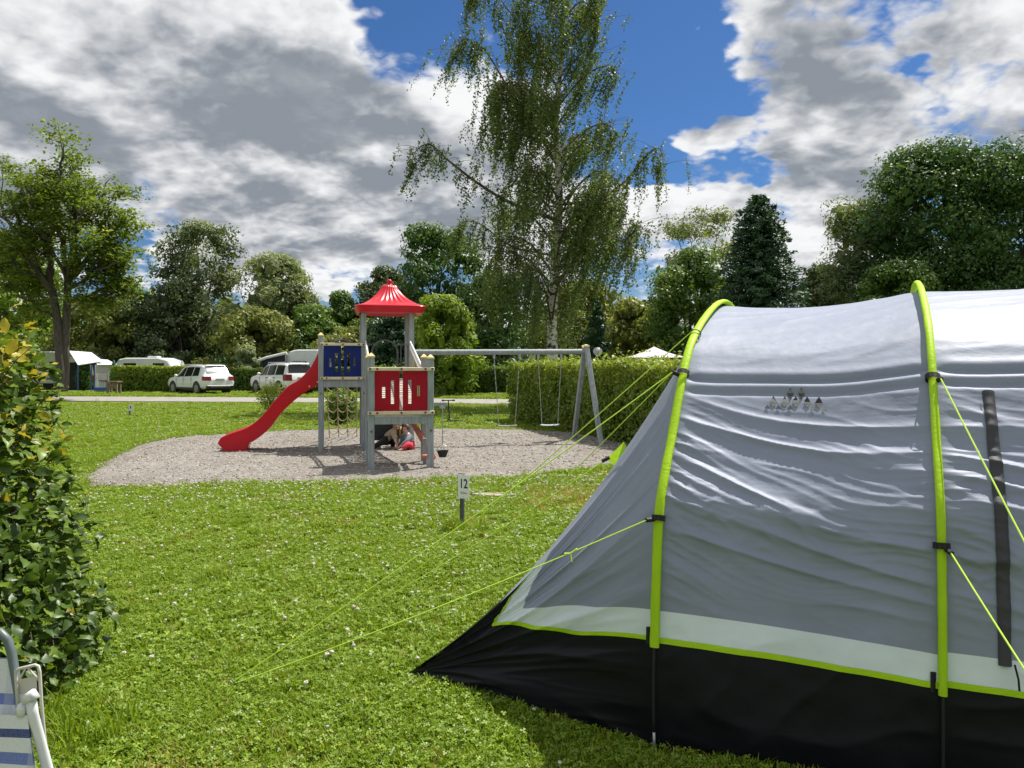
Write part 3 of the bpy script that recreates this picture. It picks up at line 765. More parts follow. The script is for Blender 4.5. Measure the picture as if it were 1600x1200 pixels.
# plank ramp between the red platform and the tower, with perforated white side rails
n = 17
for k in range(n):
    f = (k + .5) / n; j = .93 + (J0 - .96) * f; z = ZR + (ZT - ZR) * f
    mb = MB(); d = (L(0, J0, ZT) - L(0, .93, ZR)).normalized(); mb.box(L(MW / 2, j, z), (.70, .075, .025), E1, d, E1.cross(d)); tb(mb, 'ramp_plank', M['plank'])
for i in (.10, MW - .10):
    mb = MB(); mb.tube([L(i, .93, ZR - .06), L(i, J0, ZT - .06)], .03, 6); tb(mb, 'ramp_bearer', M['post'])
for i in (.03, MW - .03):
    a, b = L(i, .97, ZR + .68), L(i, J0 - .05, ZT + .66); d = (b - a).normalized(); nrm = E1.cross(d); mb = MB(); ln = (b - a).length
    for o in (-.062, .062): mb.box(a.lerp(b, .5) + nrm * o, (.022, ln, .028), E1, d, nrm)
    for k in range(19):
        mb.box(a.lerp(b, k / 18), (.018, .042, .10), E1, d, nrm)
    tb(mb, 'ramp_handrail', M['white'])
    for k in range(8):
        f = (k + .5) / 8; q = L(i, .97 + (J0 - 1.02) * f, ZR + (ZT - ZR) * f); mb = MB(); mb.tube([q, q + EZ * .62], .008, 5); tb(mb, 'baluster', M['rope'])
# dark panels between the tower legs, low down at front and back
mb = MB(); lbox(mb, .05, MW - .05, J0 - .01, J0 + .015, .20, .78); tb(mb, 'dark_panel', M['darkboard'])
mb = MB(); lbox(mb, .05, MW - .05, J1 - .01, J1 + .015, .12, .70); tb(mb, 'dark_panel', M['darkboard'])
# back rails: hooped tube guards
def hoop(ic, j, hw, z0, zt, r=.019):
    pts = [L(ic - hw, j, z0)] + [L(ic + hw * math.cos(a), j, zt - hw + hw * math.sin(a)) for a in np.linspace(math.pi, 0, 13)] + [L(ic + hw, j, z0)]
    mb = MB(); mb.tube(pts, r, 8); tb(mb, 'hoop_guard', M['darksteel'], smooth=True)
hoop(.45, J1, .255, ZT, 2.14); hoop(BW / 2, J1, .25, ZT, 2.14)
for (a, b, c, d_) in ((.05, .195, .70, .85), (BW + .05, BW / 2 - .25, BW / 2 + .25, -.05)):
    for p, q in ((a, b), (c, d_)):
        for z in (ZT + .12, 2.05):
            mb = MB(); mb.tube([L(p, J1, z), L(q, J1, z)], .016, 8); tb(mb, 'guard_rail', M['darksteel'])
        mb = MB(); mb.tube([L((p + q) / 2, J1, ZT + .12), L((p + q) / 2, J1, 2.05)], .012, 6); tb(mb, 'guard_bar', M['darksteel'])
for k in range(6):
    j = J0 + .12 + k * .13; mb = MB(); mb.tube([L(MW, j, ZT), L(MW, j, ZT + .68)], .012, 6); tb(mb, 'guard_bar', M['darksteel'])
mb = MB(); mb.tube([L(MW, J0 + .04, ZT + .68), L(MW, J1 - .04, ZT + .68)], .018, 8); tb(mb, 'guard_rail', M['darksteel'])
# red pagoda roof
def roof_fn(an, r, z):
    p = 2.0 + 5.0 * min(1, max(0, (r - .16) / .35)); c, s = math.cos(an), math.sin(an)
    k = (abs(c) ** p + abs(s) ** p) ** (-1 / p)
    fl = 1 + (.030 * math.cos(an * 28) if .12 < r < .5 and z > 2.77 else 0)
    q = E1 * (r * k * fl * c) + E2 * (r * k * fl * s); return (q.x, q.y, z)
rp = [(.02, 2.72), (.50, 2.70), (.585, 2.64), (.600, 2.625), (.625, 2.63), (.668, 2.735), (.682, 2.752), (.672, 2.766), (.60, 2.782), (.52, 2.812), (.45, 2.848), (.38, 2.895), (.31, 2.955), (.25, 3.02), (.20, 3.085), (.165, 3.14), (.14, 3.185), (.125, 3.192), (.11, 3.20)]
mb = MB(); cc = L(.45, 3.45); cc = Vector((cc.x + .06, cc.y, 0)); mb.lathe(rp, cc, 224, roof_fn); rf = tb(mb, 'roof', M['redplastic'], smooth=True, angle=50)
mb = MB(); mb.lathe([(.105, 3.199), (.06, 3.215), (.042, 3.235), (.058, 3.262), (.052, 3.295), (.02, 3.318)], cc, 20); sub(mb, 'finial', M['redplastic'], rf, smooth=True)
# slide
def I(x): return -.80 - (497 - x) * .01166
def Zp(y): return EYE - (y - HOR) * .01206
up_ = [(497, 530), (495, 545), (489, 560), (479, 577), (463, 593), (445, 604), (425, 626), (405, 650), (384, 666), (362, 674), (345, 681), (339, 690)]
lo_ = [(497, 600), (490, 603), (481, 608), (466, 618), (450, 631), (434, 647), (418, 668), (402, 682), (388, 690), (372, 694), (356, 695), (345, 697)]
def cv(pts, n=48):
    p = np.array([(I(x), Zp(y)) for x, y in pts]); c = _catmull(p, 8); d = np.linspace(0, 1, len(c)); t = np.linspace(0, 1, n); return np.stack([np.interp(t, d, c[:, 0]), np.interp(t, d, c[:, 1])], 1)
cu, cl = cv(up_), cv(lo_); JA, JB = 3.22, 3.70
mb = MB()
sect = []
for k in range(len(cu)):
    iu, zu = cu[k]; il, zl = cl[k]; fl = .035; q = lambda f: (il + (iu - il) * f, zl + (zu - zl) * f)
    pts = [(JA - .02, 0.0), (JA - .035, .5), (JA - .03, .97), (JA - .005, 1.0), (JA + .022, .97), (JA + .03, .45), (JA + .07, .16), ((JA + JB) / 2, .12), (JB - .07, .16), (JB - .03, .45), (JB - .022, .97), (JB + .005, 1.0), (JB + .03, .97), (JB + .035, .5), (JB + .02, 0.0)]
    if k < 14: pts = [(j, f if f < .3 or f > .9 else f) for j, f in pts]
    sect.append([L(q(f)[0], j, q(f)[1]) for j, f in pts])
nS = len(sect[0]); vs = [p for s_ in sect for p in s_]; fs = []
for a in range(len(sect) - 1):
    for b in range(nS):
        b2 = (b + 1) % nS; fs.append((a * nS + b, a * nS + b2, (a + 1) * nS + b2, (a + 1) * nS + b))
fs += [tuple(range(nS)), tuple(reversed([(len(sect) - 1) * nS + b for b in range(nS)]))]
mb.add(vs, fs); sl = tb(mb, 'slide', M['redplastic'], smooth=True, angle=40)
mb = MB(); poly = [L(I(x), JA - .02, Zp(y)) for x, y in ((388, 688), (384, 698), (382, 712), (358, 712), (348, 703), (343, 694), (360, 692))]; mb.prism(poly, E2 * (JB - JA + .04)); sub(mb, 'slide_foot', M['redplastic'], sl, bevel=.015)
for f in (.08, .2):
    mb = MB(); c = sect[int(f * 47)][0] + EZ * .06; mb.tube([c - E2 * .035, c - E2 * .05], .016, 8); sub(mb, 'bolt', M['rail'], sl)
# climbing net behind the blue platform
net = MB(); ni = 4; nj = 6; NI = [BW + .10 + k * .195 for k in range(ni)]
def npt(i, f, sag=0.0):
    z = 1.24 * (1 - f) + .0 * f; return L(i + .05 * f, J1 + 1.75 * f, max(0.0, z - .12 * math.sin(math.pi * f)))
for k, i in enumerate(NI):
    mb = MB(); mb.tube([npt(i, f) for f in np.linspace(0, 1, 12)], .011, 5); tb(mb, 'net_rope', M['rope'])
for r_ in range(nj):
    f = .04 + .145 * r_
    for k in range(ni - 1):
        a, b = npt(NI[k], f), npt(NI[k + 1], f); mb = MB(); mb.tube([a.lerp(b, t) - EZ * (.075 * math.sin(math.pi * t)) for t in np.linspace(0, 1, 7)], .010, 5); tb(mb, 'net_rope', M['rope'])
        mb = MB(); mb.ball(a, .022, 6, 4); tb(mb, 'net_knot', M['rope'])
# sand chute and hoist arm
a, b = at(646, 655, 12.75), at(681, 716, 12.35); d = (b - a).normalized(); side = d.cross(Vector((0, 1, 0))).normalized()
mb = MB(); vs = []; fs = []; K = 9
for e_, p in enumerate((a, b)):
    for k in range(K):
        t = math.pi * (k / (K - 1)); vs.append(p + Vector((0, -1, 0)) * (.085 * math.cos(t)) + side * (-.085 * math.sin(t)))
    for k in range(K):
        t = math.pi * (1 - k / (K - 1)); vs.append(p + Vector((0, -1, 0)) * (.078 * math.cos(t)) + side * (-.078 * math.sin(t)))
for k in range(2 * K): fs.append((k, (k + 1) % (2 * K), 2 * K + (k + 1) % (2 * K), 2 * K + k))
fs += [tuple(reversed(range(2 * K))), tuple(range(2 * K, 4 * K))]
mb.add(vs, fs); tb(mb, 'sand_chute', M['pink'], smooth=True, angle=40)
mb = MB(); mb.box(at(664, 713, 12.3), (.10, .10, .06), E1, E2); tb(mb, 'chute_bracket', M['pink'], bevel=.01)
mb = MB(); lbox(mb, .84, .90, .5, .56, -.1, .45); tb(mb, 'chute_post', M['post'])
pa = L(MW, .02, 1.02); mb = MB(); mb.box(pa + E1 * .13, (.26, .05, .05), E1, E2); arm = tb(mb, 'hoist_arm', M['post']); mb = MB(); mb.box(pa + E1 * .19 - EZ * .04, (.09, .06, .06), E1, E2); sub(mb, 'pulley', M['steel'], arm, bevel=.01)
def chain(mb, a, b, r=.012):
    n_ = max(4, int((b - a).length / .055)); d_ = (b - a) / n_
    for k in range(n_):
        c = a + d_ * (k + .5); w_ = E1 if k % 2 else E2
        mb.box(c, (r * 1.5, r * .7, d_.length * 1.12), w_, w_.cross(d_.normalized()), d_.normalized())
    return mb
hb = L(MW + .19, .02, .20); bucket = thing('sand_bucket', 'small black bucket hanging on a chain from the play tower post', 'bucket', hb)
mb = MB(); mb.lathe([(.055, 0), (.092, .10), (.100, .105), (.088, .10), (.052, .012)], (0, 0, 0), 18); mb.build('bucket_body', M['rubber'], bucket, smooth=True, angle=40)
mb = MB(); mb.tube([Vector((.09 * math.cos(t), 0, .10 + .09 * math.sin(t))) for t in np.linspace(0, math.pi, 9)], .005, 5); mb.build('bucket_handle', M['steel'], bucket)
mb = MB(); chain(mb, Vector((0, 0, .19)), Vector((0, 0, .76))); mb.build('chain', M['chain'], bucket)

# ---------------------------------------------------------------- swing frame and swings
BA = L(MW + .02, 3.5, 1.885); APX = BA + E1 * 3.62 + EZ * .03
swf = thing('swing_set', 'grey wooden swing beam with splayed end legs beside the hedge', 'swing set', Vector((APX.x, APX.y, 0)))
mb = MB(); mb.tube([BA, APX + E1 * .03], .055, 12); mb.build('beam', M['post'], swf, world=True, smooth=True, angle=50)
for sgn, foot in ((-1, APX - E2 * .78 + E1 * .13), (1, APX + E2 * .78 + E1 * .02)):
    foot = Vector((foot.x, foot.y, -.08)); top = APX + E2 * (.055 * sgn) + E1 * .04 + EZ * .09; d = (top - foot).normalized(); mb = MB()
    mb.box((top + foot) / 2, (.095, .095, (top - foot).length), E1, d.cross(E1).normalized(), d); p = mb.build('leg', M['post'], swf, world=True, bevel=.01)
    mb = MB(); c = top + d * .012; mb.box(c, (.11, .11, .03), E1, d.cross(E1).normalized(), d); mb.box(c + d * .03, (.10, .10, .035), E1, d.cross(E1).normalized(), d, taper=.2)
    for i in range(len(mb.v)): mb.v[i] = tuple(Vector(mb.v[i]) - swf.location)
    mb.build('leg_cap', M['cap'], p)
def beam_t(px):  # parameter along the beam under photo column px
    k = (px - 800) / F; return (k * BA.y - BA.x) / (E1.x - k * E1.y)
for (pa_, pb_, name, lab) in ((772, 812, 0, 'flat swing seat on chains nearer the play tower'), (841, 877, 1, 'flat swing seat on chains nearer the splayed swing legs')):
    ta, tb_ = beam_t(pa_), beam_t(pb_); a, b = BA + E1 * ta - EZ * .02, BA + E1 * tb_ - EZ * .02; mid = (a + b) / 2; zs = .40
    sw = thing('swing', lab, 'swing', Vector((mid.x, mid.y, zs)), group='swings')
    hw = .17
    for p, s_ in ((a, -1), (b, 1)):
        e_ = Vector((mid.x, mid.y, zs)) + E1 * (s_ * hw); mb = MB(); chain(mb, p - EZ * .08, e_ + EZ * .01, .010); ch = mb.build('chain', M['chain'], sw, world=True)
        mb = MB(); mb.box(p - EZ * .05, (.04, .05, .09), E1, E2)
        for i in range(len(mb.v)): mb.v[i] = tuple(Vector(mb.v[i]) - sw.location)
        mb.build('hanger', M['steel'], ch)
    mb = MB(); q = Vector((mid.x, mid.y, zs)); pts = [q + E1 * (t * .20) + EZ * (-.012 * (1 - t * t)) for t in np.linspace(-1, 1, 7)]
    mb.tube(pts, .018, 8, flat=4.2, up=(0, 0, 1)); mb.build('seat', M['seatwood'] if name == 0 else M['post'], sw, world=True, smooth=True, angle=50)

# ---------------------------------------------------------------- children
def skinmesh(name, chain_, mat, parent, sub_=2):
    """chain_: dict id -> (pos, radius), edges list; grown with a Skin modifier"""
    nodes, edges, root = chain_; ids = list(nodes); ix_ = {k: i for i, k in enumerate(ids)}
    me = bpy.data.meshes.new(name); me.from_pydata([nodes[k][0] for k in ids], [(ix_[a], ix_[b]) for a, b in edges], []); me.update()
    o = link(name, me, parent); me.materials.append(mat)
    o.modifiers.new('skin', 'SKIN'); sv = me.skin_vertices[0] if me.skin_vertices else me.attributes and None
    if sv is None:
        me.skin_vertices.new() if hasattr(me.skin_vertices, 'new') else None; sv = me.skin_vertices[0]
    for i, k in enumerate(ids):
        r = nodes[k][1]; sv.data[i].radius = (r, r) if not isinstance(r, tuple) else r; sv.data[i].use_root = (k == root)
    o.modifiers['skin'].use_smooth_shade = True
    m = o.modifiers.new('sub', 'SUBSURF'); m.levels = sub_; m.render_levels = sub_
    return o
def child(label, loc, rz, J, skin_r, clothes, hair, hairmat, longhair):
    t = thing('person', label, 'child', loc, rz)
    body = {'pel': (J['pel'], .075), 'spi': (J['spi'], .075), 'che': (J['che'], .08), 'nec': (J['nec'], .034), 'hea': (J['hea'], .062), 'top': (J['top'], .052), 'chin': (J['chin'], .035)}
    ed = [('pel', 'spi'), ('spi', 'che'), ('che', 'nec'), ('nec', 'hea'), ('hea', 'top'), ('hea', 'chin')]
    for s_ in 'lr':
        for k, r in (('sho', .040), ('elb', .030), ('wri', .020), ('pal', .022)): body[k + s_] = (J[k + s_], r)
        ed += [('che', 'sho' + s_), ('sho' + s_, 'elb' + s_), ('elb' + s_, 'wri' + s_), ('wri' + s_, 'pal' + s_)]
        w_, p_ = Vector(J['wri' + s_]), Vector(J['pal' + s_]); d_ = (p_ - w_).normalized(); sd = d_.cross(Vector((0, 0, 1))).normalized()
        for q, (o_, ln) in enumerate(((-.016, .034), (-.006, .042), (.005, .040), (.015, .032))):
            body[f'f{q}{s_}'] = (tuple(p_ + sd * o_ + d_ * ln - Vector((0, 0, .006))), .0065); ed.append(('pal' + s_, f'f{q}{s_}'))
        body['th' + s_] = (tuple(w_.lerp(p_, .5) + sd * .03 + d_ * .012), .007); ed.append(('pal' + s_, 'th' + s_))
        for k, r in (('hip', .058), ('kne', .043), ('ank', .028), ('toe', .024)): body[k + s_] = (J[k + s_], r)
        ed += [('pel', 'hip' + s_), ('hip' + s_, 'kne' + s_), ('kne' + s_, 'ank' + s_), ('ank' + s_, 'toe' + s_)]
    b = skinmesh('body', (body, ed, 'pel'), M['skin'], t)
    for nm, ids, es, mat, gr in clothes:
        skinmesh(nm, ({k: (body[k][0], body[k][1] + gr) for k in ids}, es, ids[0]), mat, t)
    # hair cap, eyes, nose and mouth
    hd = Vector(J['hea']); tp = Vector(J['top']); ch = Vector(J['chin']); upv = (tp - hd).normalized(); fw = (ch - hd); fw = (fw - upv * fw.dot(upv)).normalized(); sd = upv.cross(fw)
    mb = MB(); cen = hd + upv * .018 - fw * .014
    rings = []
    for a in range(7):
        th = math.pi * .62 * a / 6; rings.append([cen + upv * (.088 * math.cos(th)) + (fw * math.cos(ph) * .80 + sd * math.sin(ph)) * (.080 * math.sin(th) + .002) for ph in np.linspace(0, 2 * math.pi, 14, endpoint=False)])
    for r_ in rings[1:]:
        pass
    vs = [p for r_ in rings for p in r_]; fs = [(a * 14 + q, a * 14 + (q + 1) % 14, (a + 1) * 14 + (q + 1) % 14, (a + 1) * 14 + q) for a in range(6) for q in range(14) if not (a >= 4 and q in (0, 1, 13))]
    mb.add(vs, fs)
    if longhair:
        for ph in np.linspace(.7, 2 * math.pi - .7, 15):
            st = cen + (fw * math.cos(ph) * .8 + sd * math.sin(ph)) * .066 - upv * .005; mb.tube([st, st + Vector((0, 0, -.07)) + fw * .012, st + Vector((0, 0, -.16)) + fw * .02, st + Vector((0, 0, -.21))], [.020, .021, .017, .006], 6)
    mb.build('hair', hairmat, t, smooth=True)
    for s_ in (-1, 1):
        mb = MB(); mb.ball(hd + fw * .058 + sd * (s_ * .026) + upv * .004, .009, 8, 6); mb.build('eye', M['ink'], t)
        mb = MB(); mb.ball(hd + sd * (s_ * .068) - upv * .004 - fw * .008, .018, 8, 6, (.5, .8, 1.0)); mb.build('ear', M['skin'], t)
    mb = MB(); mb.ball(hd + fw * .068 - upv * .020, .011, 8, 6); mb.build('nose', M['skin'], t)
    mb = MB(); mb.tube([hd + fw * .057 - upv * .046 + sd * .018, hd + fw * .061 - upv * .048, hd + fw * .057 - upv * .046 - sd * .018], .004, 5); mb.build('mouth', M['cloth_red'], t)
    return t
# crouching child leaning over towards the other, one leg stretched out behind
c1 = at(612, 700, 14.55); c1.z = .02
J1_ = dict(pel=(-.10, .02, .20), spi=(-.05, 0, .29), che=(.03, -.03, .36), nec=(.075, -.05, .405), hea=(.115, -.075, .455), top=(.13, -.085, .51), chin=(.135, -.125, .425),
           shol=(.03, .07, .37), elbl=(.09, .08, .24), wril=(.14, .03, .10), pall=(.155, .01, .05), shor=(.04, -.13, .36), elbr=(.09, -.16, .22), wrir=(.13, -.15, .09), palr=(.14, -.15, .04),
           hipl=(-.10, .09, .19), knel=(.05, .13, .20), ankl=(-.02, .13, .04), toel=(.07, .13, .025), hipr=(-.13, -.05, .19), kner=(-.24, -.08, .12), ankr=(-.36, -.09, .05), toer=(-.43, -.09, .03))
child('fair-haired child in beige top crouching on gravel under the red platform', c1, 0, J1_, 1,
      [('top', ('che', 'spi', 'pel', 'shol', 'shor', 'elbl', 'elbr'), [('che', 'spi'), ('spi', 'pel'), ('che', 'shol'), ('che', 'shor'), ('shol', 'elbl'), ('shor', 'elbr')], M['cloth_beige'], .014),
       ('trousers', ('pel', 'hipl', 'knel', 'ankl', 'hipr', 'kner', 'ankr'), [('pel', 'hipl'), ('hipl', 'knel'), ('knel', 'ankl'), ('pel', 'hipr'), ('hipr', 'kner'), ('kner', 'ankr')], M['cloth_black'], .013)], None, M['hair_fair'], True)
c2 = at(636, 701, 14.5); c2.z = .02
J2_ = dict(pel=(.04, .03, .09), spi=(.03, .02, .18), che=(.01, 0, .28), nec=(-.01, -.01, .345), hea=(-.025, -.025, .405), top=(-.025, -.02, .465), chin=(-.055, -.075, .37),
           shol=(-.05, .07, .29), elbl=(-.12, .05, .20), wril=(-.17, -.03, .12), pall=(-.185, -.05, .09), shor=(.06, -.10, .28), elbr=(.02, -.19, .19), wrir=(-.08, -.20, .12), palr=(-.11, -.20, .09),
           hipl=(.0, .09, .09), knel=(-.14, .12, .17), ankl=(-.20, .06, .045), toel=(-.26, .02, .03), hipr=(.06, -.05, .09), kner=(.05, -.22, .15), ankr=(-.05, -.30, .05), toer=(-.12, -.33, .03))
child('dark-haired child in grey jacket and red trousers sitting under the red platform', c2, 0, J2_, 1,
      [('jacket', ('che', 'spi', 'pel', 'shol', 'shor', 'elbl', 'elbr', 'wril', 'wrir'), [('che', 'spi'), ('spi', 'pel'), ('che', 'shol'), ('che', 'shor'), ('shol', 'elbl'), ('shor', 'elbr'), ('elbl', 'wril'), ('elbr', 'wrir')], M['cloth_grey'], .014),
       ('trousers', ('pel', 'hipl', 'knel', 'ankl', 'hipr', 'kner', 'ankr'), [('pel', 'hipl'), ('hipl', 'knel'), ('knel', 'ankl'), ('pel', 'hipr'), ('hipr', 'kner'), ('kner', 'ankr')], M['cloth_red'], .015)], None, M['hair_dark'], False)

# ---------------------------------------------------------------- small things on the lawn
def textmesh(body, size, name, mat, parent, mtx, bold=0.0):
    cu_ = bpy.data.curves.new(name, 'FONT'); cu_.body = body; cu_.size = size; cu_.align_x = 'CENTER'; cu_.align_y = 'CENTER'; cu_.extrude = .0006; cu_.offset = bold
    tmp = bpy.data.objects.new('tmp', cu_); COL.objects.link(tmp); dg = bpy.context.evaluated_depsgraph_get(); me = bpy.data.meshes.new_from_object(tmp.evaluated_get(dg))
    bpy.data.objects.remove(tmp); me.name = name; me.materials.clear(); me.materials.append(mat); o = link(name, me, parent); o.matrix_local = mtx; return o
sg = gnd(722, 827)
sign = thing('pitch_sign', 'white number 12 sign on a short dark post in the lawn', 'sign', sg, R(-26))
mb = MB(); mb.box((0, 0, .19), (.042, .03, .46)); mb.build('sign_post', pbr('dark_grey_post', (.055, .07, .075), .5, (.08, .095, .10), 6), sign, bevel=.004)
mb = MB(); mb.box((.030, -.022, .425), (.128, .006, .235)); pl = mb.build('plate', M['signwhite'], sign, bevel=.002)
mb = MB(); mb.box((-.034, -.012, .43), (.008, .02, .225)); mb.box((-.004, -.008, .545), (.07, .02, .008)); mb.build('plate_frame', M['black'], sign)
fm = Matrix.Rotation(R(90), 4, 'X')
textmesh('12', .128, 'number', M['ink'], pl, Matrix.Translation((.031, -.0262, .450)) @ fm @ Matrix.Diagonal((.74, 1, 1, 1)), .0018)
mb = MB()
for k in range(9): mb.box((-.002 + k * .0082, -.0254, .361 + .002 * (k % 2)), (.0055, .0008, .008 + .003 * (k % 3)))
for k in range(5): mb.box((-.002 + k * .009, -.0254, .377), (.006, .0008, .0025))
q = mb.build('small_print', pbr('grey_print', (.12, .12, .14), .5), pl); q['kind'] = 'stuff'
for z in (.535, .325):
    mb = MB(); mb.tube([(.03, -.025, z), (.03, -.028, z)], .004, 8); mb.build('screw', M['steel'], pl)
g2 = gnd(203, 651)
s2 = thing('marker_sign', 'tiny grey pitch marker on the lawn left of the gravel pit', 'sign', g2, R(10))
mb = MB(); mb.box((0, 0, .17), (.05, .04, .44)); mb.build('sign_post', M['darksteel'], s2); mb = MB(); mb.box((.05, -.03, .29), (.14, .008, .20)); mb.build('plate', M['caravan'], s2); mb = MB(); mb.box((.03, -.036, .30), (.03, .004, .08)); mb.build('digit', M['ink'], s2)
# kick scooter standing at the far edge of the gravel
k0 = gnd(701, 661); ks = thing('kick_scooter', 'black kick scooter parked on grass behind the gravel pit', 'scooter', k0, R(8))
mb = MB(); mb.tube([(.02, 0, .10), (-.01, 0, .64)], .017, 8); mb.build('stem', M['black'], ks)
mb = MB(); mb.tube([(-.17, 0, .645), (.15, 0, .645)], .016, 8); hbar = mb.build('handlebar', M['black'], ks)
for s_ in (-1, 1):
    mb = MB(); mb.tube([(-.01 + s_ * .11, 0, .645), (-.01 + s_ * .19, 0, .645)], .024, 8); mb.build('grip', M['rubber'], hbar)
mb = MB(); mb.box((.26, 0, .075), (.46, .11, .025)); mb.build('deck', M['black'], ks, bevel=.006)
mb = MB(); mb.tube([(.03, 0, .12), (.07, 0, .08)], .03, 8); mb.build('fork', M['steel'], ks)
for x in (.0, .52):
    mb = MB(); mb.tube([(x, -.015, .06), (x, .015, .06)], .06, 16); wh = mb.build('wheel', M['tyre'], ks); mb = MB(); mb.tube([(x, -.02, .06), (x, .02, .06)], .028, 10); mb.build('hub', M['steel'], wh)
# bare stony strip in the lawn behind the sign
sp = gnd(778, 776); poly = [(sp.x + .30 * math.cos(t) * (1 + .18 * math.sin(3 * t)), sp.y + .11 * math.sin(t) * (1 + .2 * math.cos(4 * t)), .02) for t in np.linspace(0, 2 * math.pi, 20, endpoint=False)]
tag(MB().prism([Vector((x, y, .035)) for x, y, z in poly], (0, 0, -.06)).build('stony_patch', M['slab']), 'bare stony patch in the lawn beyond the number sign', 'slab')

# ---------------------------------------------------------------- folding camp chair at the left edge
chx = Vector((-1.50, 1.92, 0)); chair = thing('camp_chair', 'white framed folding camp chair with blue striped fabric', 'chair', chx, 0)
def striped():
    m, t = newmat('striped_fabric'); co = t.add('ShaderNodeTexCoord').outputs['Object']; z = t.add('ShaderNodeSeparateXYZ', {0: co}).outputs[2]; x = t.add('ShaderNodeSeparateXYZ', {0: co}).outputs[0]
    def bars(v, per, w_, off): 
        f = t.math('FRACT', t.math('ADD', t.math('DIVIDE', v, per), off)); return t.math('LESS_THAN', f, w_)
    weave = t.noise(co, 380, 2, .6)
    c = t.mix(bars(z, .108, .24, .10), (.66, .68, .66, 1), (.11, .16, .42, 1)); c = t.mix(bars(z, .216, .09, .78), c, (.02, .04, .17, 1)); c = t.mix(t.math('MULTIPLY', bars(x, .115, .22, .15), .35), c, (.42, .46, .52, 1))
    c = t.mix(t.math('MULTIPLY', t.smooth(weave, .35, .7), .3), c, (.36, .38, .42, 1))
    p = t.add('ShaderNodeBsdfPrincipled', {'Base Color': c, 'Roughness': .85}); b = t.add('ShaderNodeBump', {'Height': weave, 'Strength': .4, 'Distance': .003}); t.l.new(b.outputs[0], p.inputs['Normal']); finish(t, p.outputs[0]); return m
M['stripe'] = striped(); M['framewhite'] = pbr('white_frame', (.66, .67, .68), .35, (.60, .61, .62), 9); M['beigeplastic'] = pbr('beige_plastic', (.50, .47, .42), .5); M['greytube'] = pbr('grey_green_tube', (.10, .13, .13), .4)
def pxc(x, y, dY=0.0):
    p = at(x, y, chx.y + dY); return p - chx
def sheet(name, pts4, n, m, mat, bulge=.01, th=.006):
    a, b, c, d_ = [Vector(p) for p in pts4]; nr = (b - a).cross(d_ - a).normalized(); V = []
    for sgn in (1, -1):
        for i in range(n):
            for j in range(m):
                u, v = i / (n - 1), j / (m - 1); p = a * (1 - u) * (1 - v) + b * u * (1 - v) + c * u * v + d_ * (1 - u) * v
                V.append(p + nr * (bulge * math.sin(math.pi * u) * math.sin(math.pi * v) + sgn * th / 2))
    g_ = grid_faces(n, m); return link(name, mesh_np(name, [tuple(v) for v in V], np.vstack([g_, g_[:, ::-1] + n * m]), mat, True), chair)
sheet('backrest_fabric', (pxc(-290, 1128, .02), pxc(27, 1124, .02), pxc(20, 1028, .05), pxc(-290, 1026, .05)), 24, 16, M['stripe'], -.02)
sheet('seat_fabric', (pxc(-300, 1330, -.10), pxc(66, 1300, -.10), pxc(44, 1116, -.03), pxc(-300, 1128, -.03)), 24, 24, M['stripe'], -.02)
mb = MB(); mb.tube([pxc(-290, 1024, .05), pxc(-285, 1000, .05), pxc(-270, 985, .05), pxc(-20, 984, .05), pxc(0, 988, .05), pxc(12, 1000, .05), pxc(18, 1020, .05), pxc(25, 1060, .04), pxc(36, 1120, .0), pxc(40, 1145, -.01)], .011, 10); mb.build('back_frame', M['greytube'], chair, smooth=True)
for off in (0.0, -.52):
    D_ = Vector((off, 0, 0))
    loop = [pxc(31, 1146, .0), pxc(25, 1060, .0), pxc(25, 1048, .0), pxc(30, 1045, .0), pxc(55, 1039, .0), pxc(60, 1041, .0), pxc(62, 1050, .0), pxc(65, 1100, .0), pxc(71, 1165, .0), pxc(76, 1215, .0)]
    mb = MB(); mb.tube([p + D_ for p in loop], .004, 8); arm_ = mb.build('armrest_frame', M['beigeplastic'], chair, smooth=True)
    mb = MB(); mb.tube([pxc(28, 1066) + D_, pxc(40, 1044) + D_, pxc(44, 1044) + D_, pxc(59, 1060) + D_], .0025, 6); mb.build('brace', M['beigeplastic'], arm_)
    mb = MB(); mb.hexa([pxc(29, 1086, .006) + D_, pxc(58, 1080, .006) + D_, pxc(58, 1080, .012) + D_, pxc(29, 1086, .012) + D_, pxc(28, 1062, .006) + D_, pxc(57, 1056, .006) + D_, pxc(57, 1056, .012) + D_, pxc(28, 1062, .012) + D_]); mb.build('arm_pad', M['beigeplastic'], arm_)
    mb = MB(); mb.tube([pxc(48, 1092, -.03) + D_, pxc(52, 1118, -.032) + D_, pxc(74, 1200, -.04) + D_, pxc(110, 1340, -.06) + D_], .014, 10, flat=.6); sr = mb.build('side_rail', M['framewhite'], chair, smooth=True)
    mb = MB(); mb.tube([pxc(38, 1094, -.032) + D_, pxc(52, 1085, -.032) + D_, pxc(55, 1092, -.032) + D_], [.012, .014, .012], 8); mb.build('hinge', M['framewhite'], sr, smooth=True)
    mb = MB(); mb.lathe([(.011, 0), (.012, .018), (.010, .026), (.004, .031)], pxc(34, 1118, -.03) + D_, 12); mb.build('knob', M['framewhite'], chair, smooth=True)
    mb = MB(); zt = pxc(110, 1340, -.06); mb.tube([zt + D_, Vector((zt.x + .02, -.12, -zt.z * 0 + .0)) + D_], .012, 8); mb.build('leg', M['framewhite'], chair)
    mb = MB(); mb.tube([pxc(60, 1230, -.05) + D_, Vector((pxc(60, 1230).x, .30, .0)) + D_], .012, 8); mb.build('leg', M['framewhite'], chair)

